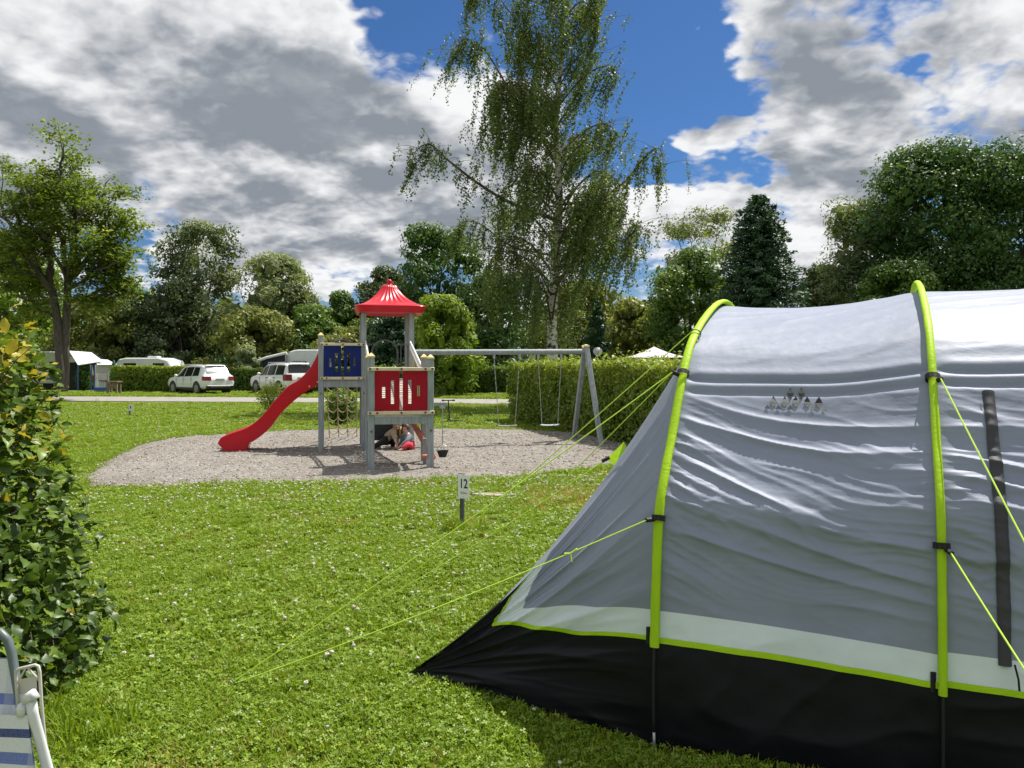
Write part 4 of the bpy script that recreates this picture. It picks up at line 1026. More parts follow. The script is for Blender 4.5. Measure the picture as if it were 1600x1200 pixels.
# ---------------------------------------------------------------- parked cars
def car(name, label, px_, heading, p):
    """p: tables of the body; x forward, y left"""
    t = thing(name, label, 'car', px_, heading, 'white cars parked by the far hedge')
    S = np.array(p['st'])      # x, zb, zbelt, ztop, w, wr
    xs = S[:, 0]
    def sect(x):
        zb, zl, zt, w_, wr = [np.interp(x, xs, S[:, k]) for k in range(1, 6)]
        h = [(0, zb), (w_ * .86, zb), (w_ * .97, zb + .10), (w_, zb + .35 * (zl - zb) + .08), (w_ * .985, zl - .10), (w_ * .955, zl), (wr + (w_ * .955 - wr) * .12, zt - .06 * min(1, (zt - zl) / .3)), (wr * .8, zt - .01 * min(1, (zt - zl) / .3)), (0, zt)]
        return h
    X = np.unique(np.concatenate([np.linspace(xs[0], xs[-1], 36), xs])); V = []; n = 9
    for x in X:
        h = sect(x)
        for y, z in h: V.append((x, y, z))
        for y, z in h[-2:0:-1]: V.append((x, -y, z))
    k_ = 2 * n - 2; Fc = [(i * k_ + q, i * k_ + (q + 1) % k_, (i + 1) * k_ + (q + 1) % k_, (i + 1) * k_ + q) for i in range(len(X) - 1) for q in range(k_)]
    mb = MB().add(V, Fc + [tuple(range(k_)), tuple(reversed([(len(X) - 1) * k_ + q for q in range(k_)]))])
    mb.build('body', M['carwhite'], t, smooth=True, angle=38)
    def side(x, f, s, o=.008):
        h = sect(x); a, b = h[5], h[6]; return (x, s * (a[0] + (b[0] - a[0]) * f + o), a[1] + (b[1] - a[1]) * f)
    for s in (1, -1):
        for (xa0, xa1, xb0, xb1) in p['win']:     # bottom x range, top x range
            vs = []; m_ = 7
            for i in range(m_):
                for f in (.04, .5, .90):
                    u = i / (m_ - 1); xa = xa0 + (xa1 - xa0) * u; xb = xb0 + (xb1 - xb0) * u; vs.append(side(xa + (xb - xa) * f, f, s))
            MB().add(vs, [(i * 3 + q, i * 3 + 3 + q, i * 3 + 4 + q, i * 3 + 1 + q) for i in range(m_ - 1) for q in (0, 1)]).build('side_window', M['glass'], t, smooth=True)
        for x in p['wheels']:
            y0 = np.interp(x, xs, S[:, 4]); r = p['r']
            mb = MB(); mb.tube([(x, s * (y0 - .10), r), (x, s * (y0 + .004), r)], r + .07, 24); mb.build('wheel_arch', M['black'], t)
            mb = MB(); mb.lathe([(r * .6, -.12), (r * .95, -.11), (r, -.06), (r, .05), (r * .94, .10), (r * .66, .105)], (0, 0, 0), 24); mb.v = [(x + v[0], s * (y0 - .10 + v[2]), r + v[1]) for v in mb.v]; wh = mb.build('wheel', M['tyre'], t, smooth=True, angle=40)
            mb = MB()
            mb.tube([(x, s * (y0 - .04), r), (x, s * (y0 + .008), r)], r * .62, 20)
            rim = mb.build('rim', M['rim'], wh)
        mb = MB(); mb.ball((p['mir'], s * (np.interp(p['mir'], xs, S[:, 4]) + .10), p['mz']), .10, 10, 7, (.6, 1.1, .8)); mb.build('wing_mirror', M['carwhite'], t, smooth=True)
        mb = MB(); zr = np.interp(0, xs, S[:, 3]); mb.tube([(-1.5, s * .58, zr + .01), (-1.4, s * .58, zr + .05), (.5, s * .58, zr + .04), (.6, s * .58, zr)], .018, 6); mb.build('roof_rail', M['chrome'], t)
        for hx in p['handles']:
            mb = MB(); mb.box((hx, s * (np.interp(hx, xs, S[:, 4]) + .012), p['hz']), (.20, .03, .035)); mb.build('door_handle', M['chrome'] if p['r'] < .37 else M['black'], t)
        for dx in p['seams']:
            mb = MB(); yw = np.interp(dx, xs, S[:, 4]); mb.box((dx, s * (yw + .001), .78), (.012, .012, .48)); mb.build('door_seam', M['black'], t)
        y, z = p['tail'][:2]; mb = MB(); xr = S[0, 0]
        hz_ = p['tail'][2] * 1.15
        mb.hexa([(xr - .035, s * (y - .26), z - hz_), (xr + .02, s * (y + .09), z - hz_), (xr + .26, s * (y + .15), z - hz_), (xr + .26, s * (y - .26), z - hz_),
                 (xr + .0, s * (y - .26), z + hz_), (xr + .05, s * (y + .085), z + hz_), (xr + .30, s * (y + .145), z + hz_), (xr + .30, s * (y - .26), z + hz_)]); mb.build('tail_light', M['lamp_red'], t)
        mb = MB(); mb.box((S[-1, 0] - .12, s * .62, .72), (.16, .34, .13)); mb.build('headlight', M['glass'], t, bevel=.03)
        mb = MB(); mb.box((0, s * (np.interp(0, xs, S[:, 4]) * .985), p['st'][3][1] + .03), (2.1, .06, .10)); mb.build('sill', M['black'], t)
    # windscreens
    def cross(x0, x1, yw0, yw1, name, o=.01):
        vs = []; m_ = 5
        for i in range(m_):
            u = i / (m_ - 1); x = x0 + (x1 - x0) * u; z = np.interp(x, xs, S[:, 3]); yw = yw0 + (yw1 - yw0) * u
            for f in (-1, -.5, 0, .5, 1): vs.append((x + (-o if x < 0 else o), f * yw, z + o - .015 * abs(f)))
        MB().add(vs, [(i * 5 + q, i * 5 + 5 + q, i * 5 + 6 + q, i * 5 + 1 + q) for i in range(m_ - 1) for q in range(4)]).build(name, M['glass'], t, smooth=True)
    cross(p['rw'][0], p['rw'][1], p['rw'][2], p['rw'][3], 'rear_window'); cross(p['fw'][0], p['fw'][1], .70, .58, 'windscreen')
    xr = S[0, 0]
    mb = MB(); mb.box((xr - .012, 0, p['pz']), (.03, .52, .12)); mb.build('number_plate', M['plate'], t)
    mb = MB(); mb.box((xr + .05, 0, .44), (.22, 1.62, .22)); bp = mb.build('bumper', M['black'], t, bevel=.03)
    mb = MB(); mb.box((xr - .075, 0, .47), (.03, 1.2, .045)); mb.build('bumper_trim', M['chrome'], bp)
    mb = MB(); mb.box((p['sp'][0], 0, p['sp'][1]), (.22, 1.16, .04)); mb.build('roof_spoiler', M['carwhite'], t, bevel=.01)
    mb = MB(); mb.box((0, 0, .30), (3.6, 1.5, .16)); mb.build('underbody', M['black'], t)
    return t
SUV1 = dict(st=[(-2.38, .48, .80, .84, .80, .62), (-2.34, .40, .98, 1.02, .88, .64), (-2.26, .36, 1.06, 1.13, .92, .66), (-2.05, .33, 1.07, 1.38, .94, .64), (-1.82, .32, 1.06, 1.62, .945, .63), (-1.6, .32, 1.06, 1.67, .945, .63), (-.6, .30, 1.03, 1.71, .95, .63), (.3, .30, 1.0, 1.68, .95, .62), (.75, .30, .99, 1.54, .95, .62), (1.35, .30, 1.0, 1.10, .95, .66), (1.9, .32, .92, 1.0, .93, .62), (2.25, .36, .80, .86, .86, .55), (2.38, .42, .64, .68, .76, .5)],
            win=[(1.0, .16, .55, .10), (.08, -.80, .05, -.80), (-.88, -1.62, -.88, -1.45)], wheels=(-1.45, 1.42), r=.36, mir=.80, mz=1.08, handles=(.0, -.85), hz=.88, seams=(.12, -.84, .98), tail=(.80, .93, .10, .0), rw=(-2.20, -1.86, .68, .60), fw=(1.30, .72), pz=.86, sp=(-1.80, 1.665))
SUV2 = dict(st=[(-2.30, .50, .84, .88, .84, .68), (-2.27, .42, 1.02, 1.06, .91, .70), (-2.22, .38, 1.12, 1.19, .94, .70), (-2.08, .36, 1.13, 1.50, .95, .68), (-1.98, .36, 1.13, 1.72, .95, .67), (-1.7, .36, 1.13, 1.79, .955, .67), (-.6, .34, 1.11, 1.82, .96, .67), (.35, .34, 1.09, 1.79, .96, .66), (.75, .34, 1.08, 1.64, .96, .66), (1.22, .34, 1.09, 1.18, .96, .70), (1.9, .36, 1.03, 1.10, .95, .68), (2.2, .40, .93, .98, .91, .62), (2.32, .46, .74, .78, .82, .55)],
            win=[(.95, .14, .60, .10), (.06, -.84, .03, -.84), (-.94, -1.92, -.94, -1.80)], wheels=(-1.42, 1.40), r=.39, mir=.78, mz=1.20, handles=(.0, -.88), hz=.98, seams=(.10, -.88, .92), tail=(.85, 1.00, .15, .0), rw=(-2.19, -1.99, .74, .66), fw=(1.18, .72), pz=.95, sp=(-1.98, 1.775))
q1 = at(312, 615, 45.5); q1.z = 0.0
q2 = at(441, 615, 44.6); q2.z = 0.0
car('parked_car', 'white rounded SUV parked beside the yellow-green hedge', q1, R(90 + 22 + 27), SUV1)
car('parked_car', 'white boxy SUV parked behind the red slide', q2, R(90 + 16.5 + 27), SUV2)

# ---------------------------------------------------------------- caravans, awnings, pavilion
def caravan(label, loc, rz, Ln, H, zb, windows, mat='caravan', name='caravan'):
    t = thing(name, label, 'caravan', loc, rz); prof_ = [(-Ln / 2, zb), (-Ln / 2 - .05, zb + .5), (-Ln / 2 + .06, H - .55), (-Ln / 2 + .40, H - .10), (-Ln / 2 + .9, H), (Ln / 2 - 1.1, H), (Ln / 2 - .45, H - .16), (Ln / 2 - .05, H - .75), (Ln / 2 + .06, zb + .55), (Ln / 2, zb)]
    mb = MB(); mb.prism([(x, -1.1, z) for x, z in prof_], (0, 2.2, 0)); mb.build('shell', M[mat], t, bevel=.07)
    for (x0, x1, z0, z1) in windows:
        mb = MB(); mb.box(((x0 + x1) / 2, -1.108, (z0 + z1) / 2), (x1 - x0, .03, z1 - z0)); mb.build('window', M['glass'], t, bevel=.03)
    mb = MB(); mb.box((.2, 0, H + .06), (.7, .6, .12)); mb.build('roof_hatch', M['caravan'], t, bevel=.03)
    mb = MB(); mb.box((0, -1.106, zb + .35), (Ln * .96, .012, .06)); mb.build('trim_stripe', M['greycanvas'], t)
    for x in (-.35, .45):
        mb = MB(); mb.tube([(x, -1.06, .33), (x, -.88, .33)], .33, 18); mb.build('wheel', M['tyre'], t)
    return t
p = at(237, 600, 54); p.z = 0; caravan('pale rounded caravan roof showing behind the yellow-green hedge', p, R(-4), 4.3, 2.22, .35, [(-1.4, -.5, 1.35, 1.85), (.7, 1.5, 1.35, 1.85)])
p = at(494, 600, 51); p.z = 0; cv2 = caravan('white caravan behind the hedge at the red slide', p, R(-14), 3.4, 2.72, .4, [(-1.1, -.1, 1.35, 1.95), (.4, 1.2, 1.45, 1.95)])
p = at(752, 600, 56); p.z = 0; caravan('grey-beige static caravan behind the dark hedge under the swing beam', p, R(-3), 5.6, 2.35, .4, [(-1.6, -.6, 1.3, 1.85), (.3, 1.5, 1.3, 1.85)], 'benchlight' if 'benchlight' in M else 'caravan')
# dark lean-to awning of the white caravan
aw = at(415, 575, 50.0); t = thing('lean_to_awning', 'dark awning with pale edge sloping down from the white caravan', 'awning', Vector((aw.x, 50, 0)))
a, b, c, d = at(446, 552, 50.2), at(446, 556, 52.2), at(386, 574, 52.0), at(386, 571, 50.0)
for nm, dz, mt in (('roof', 0, 'darkcanvas'), ):
    MB().hexa([a - EZ * .06, d - EZ * .06, c - EZ * .06, b - EZ * .06, a, d, c, b]).build(nm, M[mt], t, world=True)
mb = MB(); mb.tube([at(448, 551.5, 50.1), at(416, 559, 50.05), at(385, 571, 49.95)], .09, 8); mb.build('pale_edge', M['canvas'], t, world=True)
mb = MB(); g0, g1 = at(446, 552, 50.15), at(387, 571, 50.05); mb.add([g0, g1, Vector((g1.x, g1.y, 0)), Vector((g0.x, g0.y, 0))], [(0, 1, 2, 3)]); sw_ = mb.build('front_wall', M['darkcanvas'], t, world=True)
for q in (at(389, 571, 49.9), at(446, 553, 50.0)):
    mb = MB(); mb.tube([Vector((q.x, q.y, 0)), q], .03, 6); mb.build('pole', M['steel'], t, world=True)
# white awning tent on the far left
Yt = 50.0
t = thing('awning_tent', 'white roofed awning tent with blue hem behind the twin-trunk tree', 'awning', Vector((at(150, 600, Yt).x, Yt, 0)))
def quad(name, pts, mat, th=.05):
    pts = [Vector(p) for p in pts]; nr = (pts[1] - pts[0]).cross(pts[2] - pts[0]).normalized() * th; o = MB().prism(pts, nr).build(name, M[mat], t, world=True); return o
quad('roof', [at(108, 548, Yt + 2.5), at(143, 550.5, Yt + 2.5), at(161, 564, Yt), at(122, 570, Yt)], 'canvas')
quad('porch_roof', [at(150, 561.5, Yt + .6), at(168, 562, Yt + .8), at(183, 569.5, Yt - .2), at(152, 569.5, Yt - .2)], 'canvas')
wl = quad('wall', [at(147.5, 570, Yt), at(171.5, 570, Yt), at(171.5, 605, Yt), at(147.5, 606, Yt)], 'canvas')
for nm, pts, mat, yy in (('hem', [(147, 605.5), (169, 605), (169, 611), (147, 611)], 'bluecanvas', -.05), ('window', [(150, 571), (170, 571), (170, 581), (150, 582)], 'greycanvas', -.06), ('window_print', [(153, 583), (167, 583), (167, 594), (153, 594)], 'palecanvas', -.06), ('sill_bar', [(154, 594.6), (168, 594.6), (168, 595.8), (154, 595.8)], 'darkcanvas', -.07)):
    quad(nm, [at(x, y, Yt + yy) for x, y in pts], mat, .02)
for x in (155, 158, 161, 164, 167): quad('curtain_pleat', [at(x, 597, Yt - .06), at(x + .9, 597, Yt - .06), at(x + .9, 604, Yt - .06), at(x, 604, Yt - .06)], 'greycanvas', .02)
quad('door_curtain', [at(140.5, 570, Yt + .2), at(143.5, 570, Yt + .2), at(146.5, 586, Yt + .2), at(143, 586, Yt + .2)], 'canvas')
quad('opening_shade', [at(108, 566, Yt + 2.6), at(150, 566, Yt + 2.6), at(150, 611, Yt + 2.6), at(108, 611, Yt + 2.6)], 'darkcanvas')  # dark sheet standing in for the shade inside the awning opening
mb = MB(); mb.box(at(145, 590, Yt - .1), (.14, .1, .28)); mb.build('lantern', M['lamp_red'], t, world=True)
for x in (143, 147.5, 171.5, 122):
    q = at(x, 570, Yt); mb = MB(); mb.tube([Vector((q.x, q.y - .03, 0)), q], .04, 6); mb.build('pole', M['bluecanvas'] if x < 148 else M['greycanvas'], t, world=True)
p = at(96, 600, 55); p.z = 0; caravan('long pale caravan at far left behind the tree trunks', p, R(0), 6.0, 2.68, .4, [(-2.2, -1.2, 1.35, 1.95), (-.2, .9, 1.35, 1.95)])
um = at(178, 600, 49.5); um.z = 0
t = thing('closed_parasol', 'dark green closed parasol beside the white awning tent', 'parasol', um)
mb = MB(); mb.tube([(0, 0, 0), (0, 0, 2.0)], .03, 8); mb.build('pole', M['steel'], t); mb = MB(); mb.lathe([(.20, .62), (.24, .75), (.20, 1.1), (.17, 1.5), (.09, 1.85), (.02, 2.05)], (0, 0, 0), 14, lambda an, r, z: (r * (1 + .18 * math.cos(5 * an)) * math.cos(an), r * (1 + .18 * math.cos(5 * an)) * math.sin(an), z)); mb.build('folded_canopy', M['greencanvas'], t, smooth=True)
bn = gnd(178, 616.5); t = thing('wooden_box', 'weathered wooden service box by the road left of the hedge', 'box', bn)
for x in (-.26, .26):
    for y in (-.2, .2): mb = MB(); mb.box((x, y, .35), (.09, .09, .70)); mb.build('leg', M['benchwood'], t)
for k in range(3): mb = MB(); mb.box((0, -.2 + .2 * k, .74), (.72, .19, .06)); mb.build('top_plank', M['benchwood'], t)
for k in range(2): mb = MB(); mb.box((0, -.24, .58 - .16 * k), (.62, .03, .14)); mb.build('front_plank', M['benchwood'], t)
pv = at(1022, 560, 33); t = thing('pavilion', 'pale lilac party pavilion roof rising behind the near hedge', 'pavilion', Vector((pv.x, 33, 0)))
hw = 1.25; zE, zA = at(0, 559, 33).z, at(0, 541.5, 33).z
rp_ = [(-hw, -hw, zE), (hw, -hw, zE), (hw, hw, zE), (-hw, hw, zE)]; vs = []; n = 6
for k in range(4):
    a, b = Vector(rp_[k]), Vector(rp_[(k + 1) % 4]); vs = []; fs = []; ap = Vector((0, 0, zA))
    for i in range(n + 1):
        for j in range(n + 1):
            u, v = i / n, j / n; e_ = a.lerp(b, u); q = e_.lerp(ap, v); q.z -= .07 * math.sin(math.pi * v); vs.append(q)
    fs = [(i * (n + 1) + j, (i + 1) * (n + 1) + j, (i + 1) * (n + 1) + j + 1, i * (n + 1) + j + 1) for i in range(n) for j in range(n)]; MB().add(vs, fs).build('roof_panel', M['palecanvas'], t, smooth=True)
    mb = MB(); e_ = (b - a).normalized(); mb.box((a + b) / 2 - EZ * .10, (2 * hw, .02, .18), e_, EZ.cross(e_), EZ); mb.build('valance', M['darkcanvas'], t)
    mb = MB(); mb.tube([(a.x * .97, a.y * .97, 0), (a.x * .97, a.y * .97, zE)], .03, 6); mb.build('pole', M['steel'], t)
ds = at(934, 549, 27); t = thing('satellite_dish', 'small pale satellite dish on a mast behind the near hedge', 'satellite dish', Vector((ds.x, 27, 0)))
mb = MB(); vs = []
mb.lathe([(.02, .05), (.08, .035), (.14, .012), (.17, -.01), (.16, -.018), (.02, .03)], (0, 0, 0), 18); Rm = Matrix.Rotation(R(68), 3, 'X') @ Matrix.Rotation(R(20), 3, 'Z')
mb.v = [tuple(Rm @ Vector(v) * 1.0 + Vector((0, 0, ds.z))) for v in mb.v]; mb.build('dish', M['plate'], t, smooth=True); mb = MB(); mb.tube([(0, .08, 0), (0, .08, ds.z)], .025, 8); mb.build('mast', M['steel'], t); mb = MB(); mb.tube([(0, 0, ds.z - .15), (0, -.22, ds.z + .02)], .012, 6); mb.build('feed_arm', M['steel'], t)

# ---------------------------------------------------------------- foliage
def unit(v): return v / (np.linalg.norm(v, axis=-1, keepdims=True) + 1e-9)
def leaves(C, N, size, var, aspect=.55, rg=None, fold=.18, axis=None):
    """rhombic folded leaves: centres C, facing N (roughly); returns V, F, var"""
    rg = rg or rng; n = len(C)
    N = unit(N); r = rg.normal(size=(n, 3)) if axis is None else axis + .25 * rg.normal(size=(n, 3))
    A = unit(r - N * (r * N).sum(1, keepdims=True)); B = np.cross(N, A)
    s = (size * rg.uniform(.7, 1.3, n))[:, None]
    p0 = C - A * s * .5; p1 = C + B * s * aspect * .5 + N * s * fold * .4; p2 = C + A * s * .5; p3 = C - B * s * aspect * .5 + N * s * fold * .4
    V = np.stack([p0, p1, p2, p3], 1).reshape(-1, 3); Fc = np.arange(4 * n).reshape(n, 4)
    return V, Fc, var
def leafobj(name, C, N, size, var, mat, parent, kind=None, **k):
    off = np.array(parent.location) if parent else 0
    V, Fc, vv = leaves(np.asarray(C) - off, np.asarray(N), size, var, **k)
    o = link(name, mesh_np(name, V, Fc, mat, False, np.clip(vv, 0, 1)), parent)
    if kind: o['kind'] = kind
    return o
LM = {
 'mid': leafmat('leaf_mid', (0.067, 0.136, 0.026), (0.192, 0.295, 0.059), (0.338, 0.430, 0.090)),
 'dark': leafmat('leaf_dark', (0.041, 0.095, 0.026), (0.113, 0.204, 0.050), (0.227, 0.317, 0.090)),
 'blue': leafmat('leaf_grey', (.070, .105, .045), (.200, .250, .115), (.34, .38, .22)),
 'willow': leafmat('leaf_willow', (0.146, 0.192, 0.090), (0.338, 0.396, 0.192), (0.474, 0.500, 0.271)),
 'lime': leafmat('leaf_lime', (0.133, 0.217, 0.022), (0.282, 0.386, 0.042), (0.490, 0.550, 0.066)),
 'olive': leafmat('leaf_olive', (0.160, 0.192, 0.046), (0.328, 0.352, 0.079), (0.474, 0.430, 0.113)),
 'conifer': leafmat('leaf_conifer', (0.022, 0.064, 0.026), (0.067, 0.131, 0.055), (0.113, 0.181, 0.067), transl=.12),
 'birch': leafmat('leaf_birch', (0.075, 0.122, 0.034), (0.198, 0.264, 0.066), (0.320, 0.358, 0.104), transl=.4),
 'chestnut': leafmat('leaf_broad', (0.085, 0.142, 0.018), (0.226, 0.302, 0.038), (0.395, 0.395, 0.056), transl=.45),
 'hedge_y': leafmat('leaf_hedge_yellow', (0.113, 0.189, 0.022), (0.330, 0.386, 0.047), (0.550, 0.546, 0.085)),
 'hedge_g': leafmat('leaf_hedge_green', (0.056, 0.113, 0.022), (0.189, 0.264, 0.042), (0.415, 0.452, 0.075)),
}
def blob_tree(name, label, cat, px_, ytop, Y, wpx, mat, ybase=None, leaf=.24, nclump=70, per=190, seed=0, crown0=.22, clump=.17, aspect=.6, shape=1.0, trunk=True, group=None, topw=.5, var0=0.0, hollow=.35, core=10):
    rg = np.random.default_rng(seed + 100); base = at(px_, HOR, Y); X0 = base.x
    H = EYE + (HOR - ytop) / F * Y; W_ = wpx / F * Y / 2
    t = thing(name, label, cat, (X0, Y, 0), 0, group)
    z0 = H * crown0; hc = H - z0
    # clump centres inside an egg-shaped crown
    u = rg.uniform(0, 1, nclump * 4); th = rg.uniform(0, 2 * np.pi, nclump * 4); rr = rg.uniform(0, 1, nclump * 4) ** .5
    rr = hollow + (1 - hollow) * rr
    prof_r = np.interp(u, [0, .15, .4, .7, .9, 1.0], [.55, .9, 1.0, .82 * (.6 + .8 * topw) if topw < .5 else .86, topw * .9, topw * .35])
    lump = 1 + .28 * np.sin(3 * th + seed) * np.cos(5 * u + seed * 2)
    c = np.stack([np.cos(th) * rr * W_ * prof_r * lump, np.sin(th) * rr * W_ * prof_r * lump * .9, z0 + u * hc], 1)[:nclump]
    cr = clump * (W_ + hc * .35) * rg.uniform(.6, 1.25, nclump)
    c[:, 2] = np.minimum(c[:, 2], H - cr * .6)
    n = nclump * per; ci = np.repeat(np.arange(nclump), per)
    d = unit(rg.normal(size=(n, 3))); rad = rg.uniform(.25, 1, n) ** .5
    C = c[ci] + d * (cr[ci] * rad)[:, None] * np.array((1.15, 1.15, .80))
    C[:, 2] = np.maximum(C[:, 2], .15)
    N = unit(d + rg.normal(size=(n, 3)) * .55 + np.array((0, 0, .35)))
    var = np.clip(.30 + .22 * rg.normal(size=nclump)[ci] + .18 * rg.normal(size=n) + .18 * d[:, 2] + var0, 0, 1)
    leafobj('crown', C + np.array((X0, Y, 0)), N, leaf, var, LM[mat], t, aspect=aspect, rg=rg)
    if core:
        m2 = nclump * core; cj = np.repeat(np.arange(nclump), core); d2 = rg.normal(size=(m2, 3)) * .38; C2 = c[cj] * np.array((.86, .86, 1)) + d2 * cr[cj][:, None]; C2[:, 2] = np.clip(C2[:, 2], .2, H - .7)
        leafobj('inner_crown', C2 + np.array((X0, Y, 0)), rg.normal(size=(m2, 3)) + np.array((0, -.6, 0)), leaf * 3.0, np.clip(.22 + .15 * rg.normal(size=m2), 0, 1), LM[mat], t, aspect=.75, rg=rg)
    if trunk:
        mb = MB(); r0 = .028 * H * (.8 if W_ > 3 else .6)
        mb.tube([(0, 0, -.1), (.02 * H * .3, 0, H * .3), (0, 0, H * .62)], [r0, r0 * .75, r0 * .3], 8)
        for k in rg.choice(nclump, min(14, nclump), replace=False):
            f = rg.uniform(.25, .55); mb.tube([(0, 0, H * f), tuple(np.array((0, 0, H * f)) * .5 + c[k] * .5 + (0, 0, .2)), tuple(c[k])], [r0 * .35, r0 * .22, r0 * .08], 5)
        mb.build('trunk', M['bark'], t, smooth=True)
    return t
G = 'trees behind the far caravans'
BT = blob_tree
BT('leafy_tree', 'yellow-green tree at the far left edge behind the twin trunks', 'tree', 8, 385, 50, 150, 'lime', seed=1, group=G, var0=-.05, leaf=.26)
BT('bushy_tree', 'low olive bushy tree right of the twin trunks', 'tree', 150, 462, 57, 130, 'olive', seed=2, group=G, crown0=.05, var0=-.12)
BT('bushy_tree', 'dark green bushy tree left of the silvery tree', 'tree', 212, 455, 60, 120, 'dark', seed=3, group=G, crown0=.05, var0=.08)
BT('low_tree', 'low dark tree behind the pale caravan', 'tree', 90, 470, 64, 170, 'dark', seed=4, group=G, crown0=.03)
BT('silvery_tree', 'tall open silvery tree, highest of the left background', 'tree', 314, 347, 60, 138, 'blue', seed=5, group=G, crown0=.22, nclump=110, per=150, core=2, topw=.75, leaf=.23, clump=.15)
BT('silvery_tree', 'lower silvery grey-green tree at the foot of the tall open one', 'tree', 280, 440, 58, 130, 'blue', seed=6, group=G, crown0=.05, var0=-.1)
BT('willow_tree', 'soft grey-green willow right of the tall silvery tree', 'tree', 422, 398, 58, 150, 'willow', seed=7, group=G, crown0=.12, aspect=.28, leaf=.34, per=220)
BT('willow_tree', 'small pale willow left of the sky gap by the slide', 'tree', 468, 452, 60, 70, 'willow', seed=8, group=G, crown0=.1, aspect=.28, leaf=.34, nclump=45)
BT('bushy_tree', 'olive bushy tree behind the boxy white car', 'tree', 400, 482, 54, 140, 'olive', seed=9, group=G, crown0=.03, var0=-.2)
BT('bushy_tree', 'green bushy tree behind the top of the slide', 'tree', 492, 478, 56, 110, 'mid', seed=10, group=G, crown0=.03)
BT('pointed_tree', 'pointed green tree left of the red pagoda roof', 'tree', 532, 455, 58, 60, 'mid', seed=11, group=G, crown0=.05, topw=.15, nclump=50)
BT('bushy_tree', 'olive shrubby tree behind the blue panel', 'tree', 556, 512, 52, 120, 'olive', seed=12, group=G, crown0=.02, var0=-.1)
BT('leafy_tree', 'grey-green tree just behind the red pagoda roof', 'tree', 598, 418, 60, 100, 'blue', seed=13, group=G, crown0=.1, var0=-.12)
BT('leafy_tree', 'big dark green tree right of the red pagoda roof', 'tree', 684, 354, 56, 140, 'dark', seed=14, group=G, crown0=.12, topw=.75, nclump=90)
BT('dark_tree', 'dense dark tree seen between the tower posts', 'tree', 622, 488, 50, 100, 'conifer', seed=15, group=G, crown0=.02, var0=.1)
BT('light_bush', 'bright light-green bush right of the red pagoda roof', 'bush', 695, 462, 42, 100, 'lime', seed=16, crown0=.03, aspect=.3, leaf=.26, nclump=80, per=170, topw=.6, var0=.05)
BT('leafy_tree', 'green tree behind the birch on its left', 'tree', 772, 425, 54, 120, 'dark', seed=17, group=G, crown0=.05)
BT('leafy_tree', 'olive-lit tree behind the birch trunk', 'tree', 905, 440, 50, 150, 'olive', seed=18, group=G, crown0=.03, var0=-.1)
BT('columnar_thuja', 'narrow dark columnar conifer right of the birch trunk', 'conifer', 932, 470, 34, 34, 'conifer', seed=19, crown0=.02, topw=.4, nclump=60, per=150, leaf=.14, clump=.10)
BT('leafy_tree', 'yellowish tree behind the swing legs', 'tree', 992, 468, 42, 105, 'olive', seed=20, group=G, crown0=.03, var0=-.05)
BT('leafy_tree', 'bright green round tree left of the dark conifer', 'tree', 1078, 388, 38, 130, 'mid', seed=21, crown0=.05, nclump=90, per=270, var0=.05, leaf=.16)
BT('willow_tree', 'airy grey-green willow behind the round tree and conifer', 'tree', 1100, 325, 47, 125, 'willow', seed=22, crown0=.35, nclump=46, per=170, core=1, aspect=.35, clump=.17, topw=.8, var0=-.12, hollow=.5)
BT('willow_tree', 'grey-green willow at the left flank of the big right trees', 'tree', 1352, 308, 40, 130, 'willow', seed=23, crown0=.06, nclump=95, per=260, aspect=.35, leaf=.21, var0=-.25, topw=.7)
BT('big_tree', 'tall dark broadleaf tree right, above the tent roof', 'tree', 1462, 226, 37, 200, 'dark', seed=24, crown0=.10, nclump=160, per=330, core=14, leaf=.16, topw=.8, var0=-.02)
BT('big_tree', 'tall dark tree cut by the right edge', 'tree', 1595, 224, 36, 190, 'dark', seed=25, crown0=.10, nclump=140, per=300, core=14, leaf=.155, topw=.85, var0=.04)
BT('low_tree', 'small grey-green tree in the gap right of the dark conifer', 'tree', 1288, 415, 42, 80, 'blue', seed=26, crown0=.05, var0=-.2)
BT('low_tree', 'low dark tree under the big right trees', 'tree', 1400, 410, 34, 150, 'mid', seed=27, crown0=.04, nclump=90, per=240, leaf=.16, var0=-.1)
BT('small_bush', 'round grey-green bush behind the hedge between the cars', 'bush', 384, 540, 50, 52, 'willow', seed=28, crown0=.02, nclump=30, per=120, aspect=.3, trunk=False)
def far_wood():   # unbroken dark wood closing the view behind the separate trees
    rg = np.random.default_rng(77); n = 42000
    x = rg.uniform(-78, 62, n); top = 5.2 + 2.2 * fbm(x * .12, 0 * x + 2, 3) + 1.2 * fbm(x * .6, 0 * x + 5, 2); z = rg.uniform(0, 1, n) ** .8 * top; y = 72 + rg.normal(size=n) * 1.6 + .6 * np.sin(z * 2 + x)
    N = unit(np.stack([rg.normal(size=n) * .5, -np.ones(n), rg.normal(size=n) * .5 + .5], 1))
    V, Fc, vv = leaves(np.stack([x, y, z], 1), N, .55, np.clip(.3 + .25 * fbm(x * .5, z * .7, 2) + .15 * rg.normal(size=n), 0, 1), rg=rg)
    tag(link('far_wood', mesh_np('far_wood', V, Fc, LM['dark'], False, vv)), 'dark far wood closing the background', 'wood', kind='stuff')
far_wood()
BT('leafy_tree', 'mid green tree filling the gap right of the soft willow', 'tree', 455, 468, 62, 120, 'mid', seed=33, group=G, crown0=.03, nclump=60)
BT('leafy_tree', 'sunlit green tree between the silvery tree and the twin trunks', 'tree', 250, 474, 61, 110, 'hedge_g', seed=34, group=G, crown0=.03, nclump=60)
BT('leafy_tree', 'sunlit green tree behind the climbing frame posts', 'tree', 575, 500, 56, 120, 'hedge_g', seed=35, group=G, crown0=.03, nclump=60)
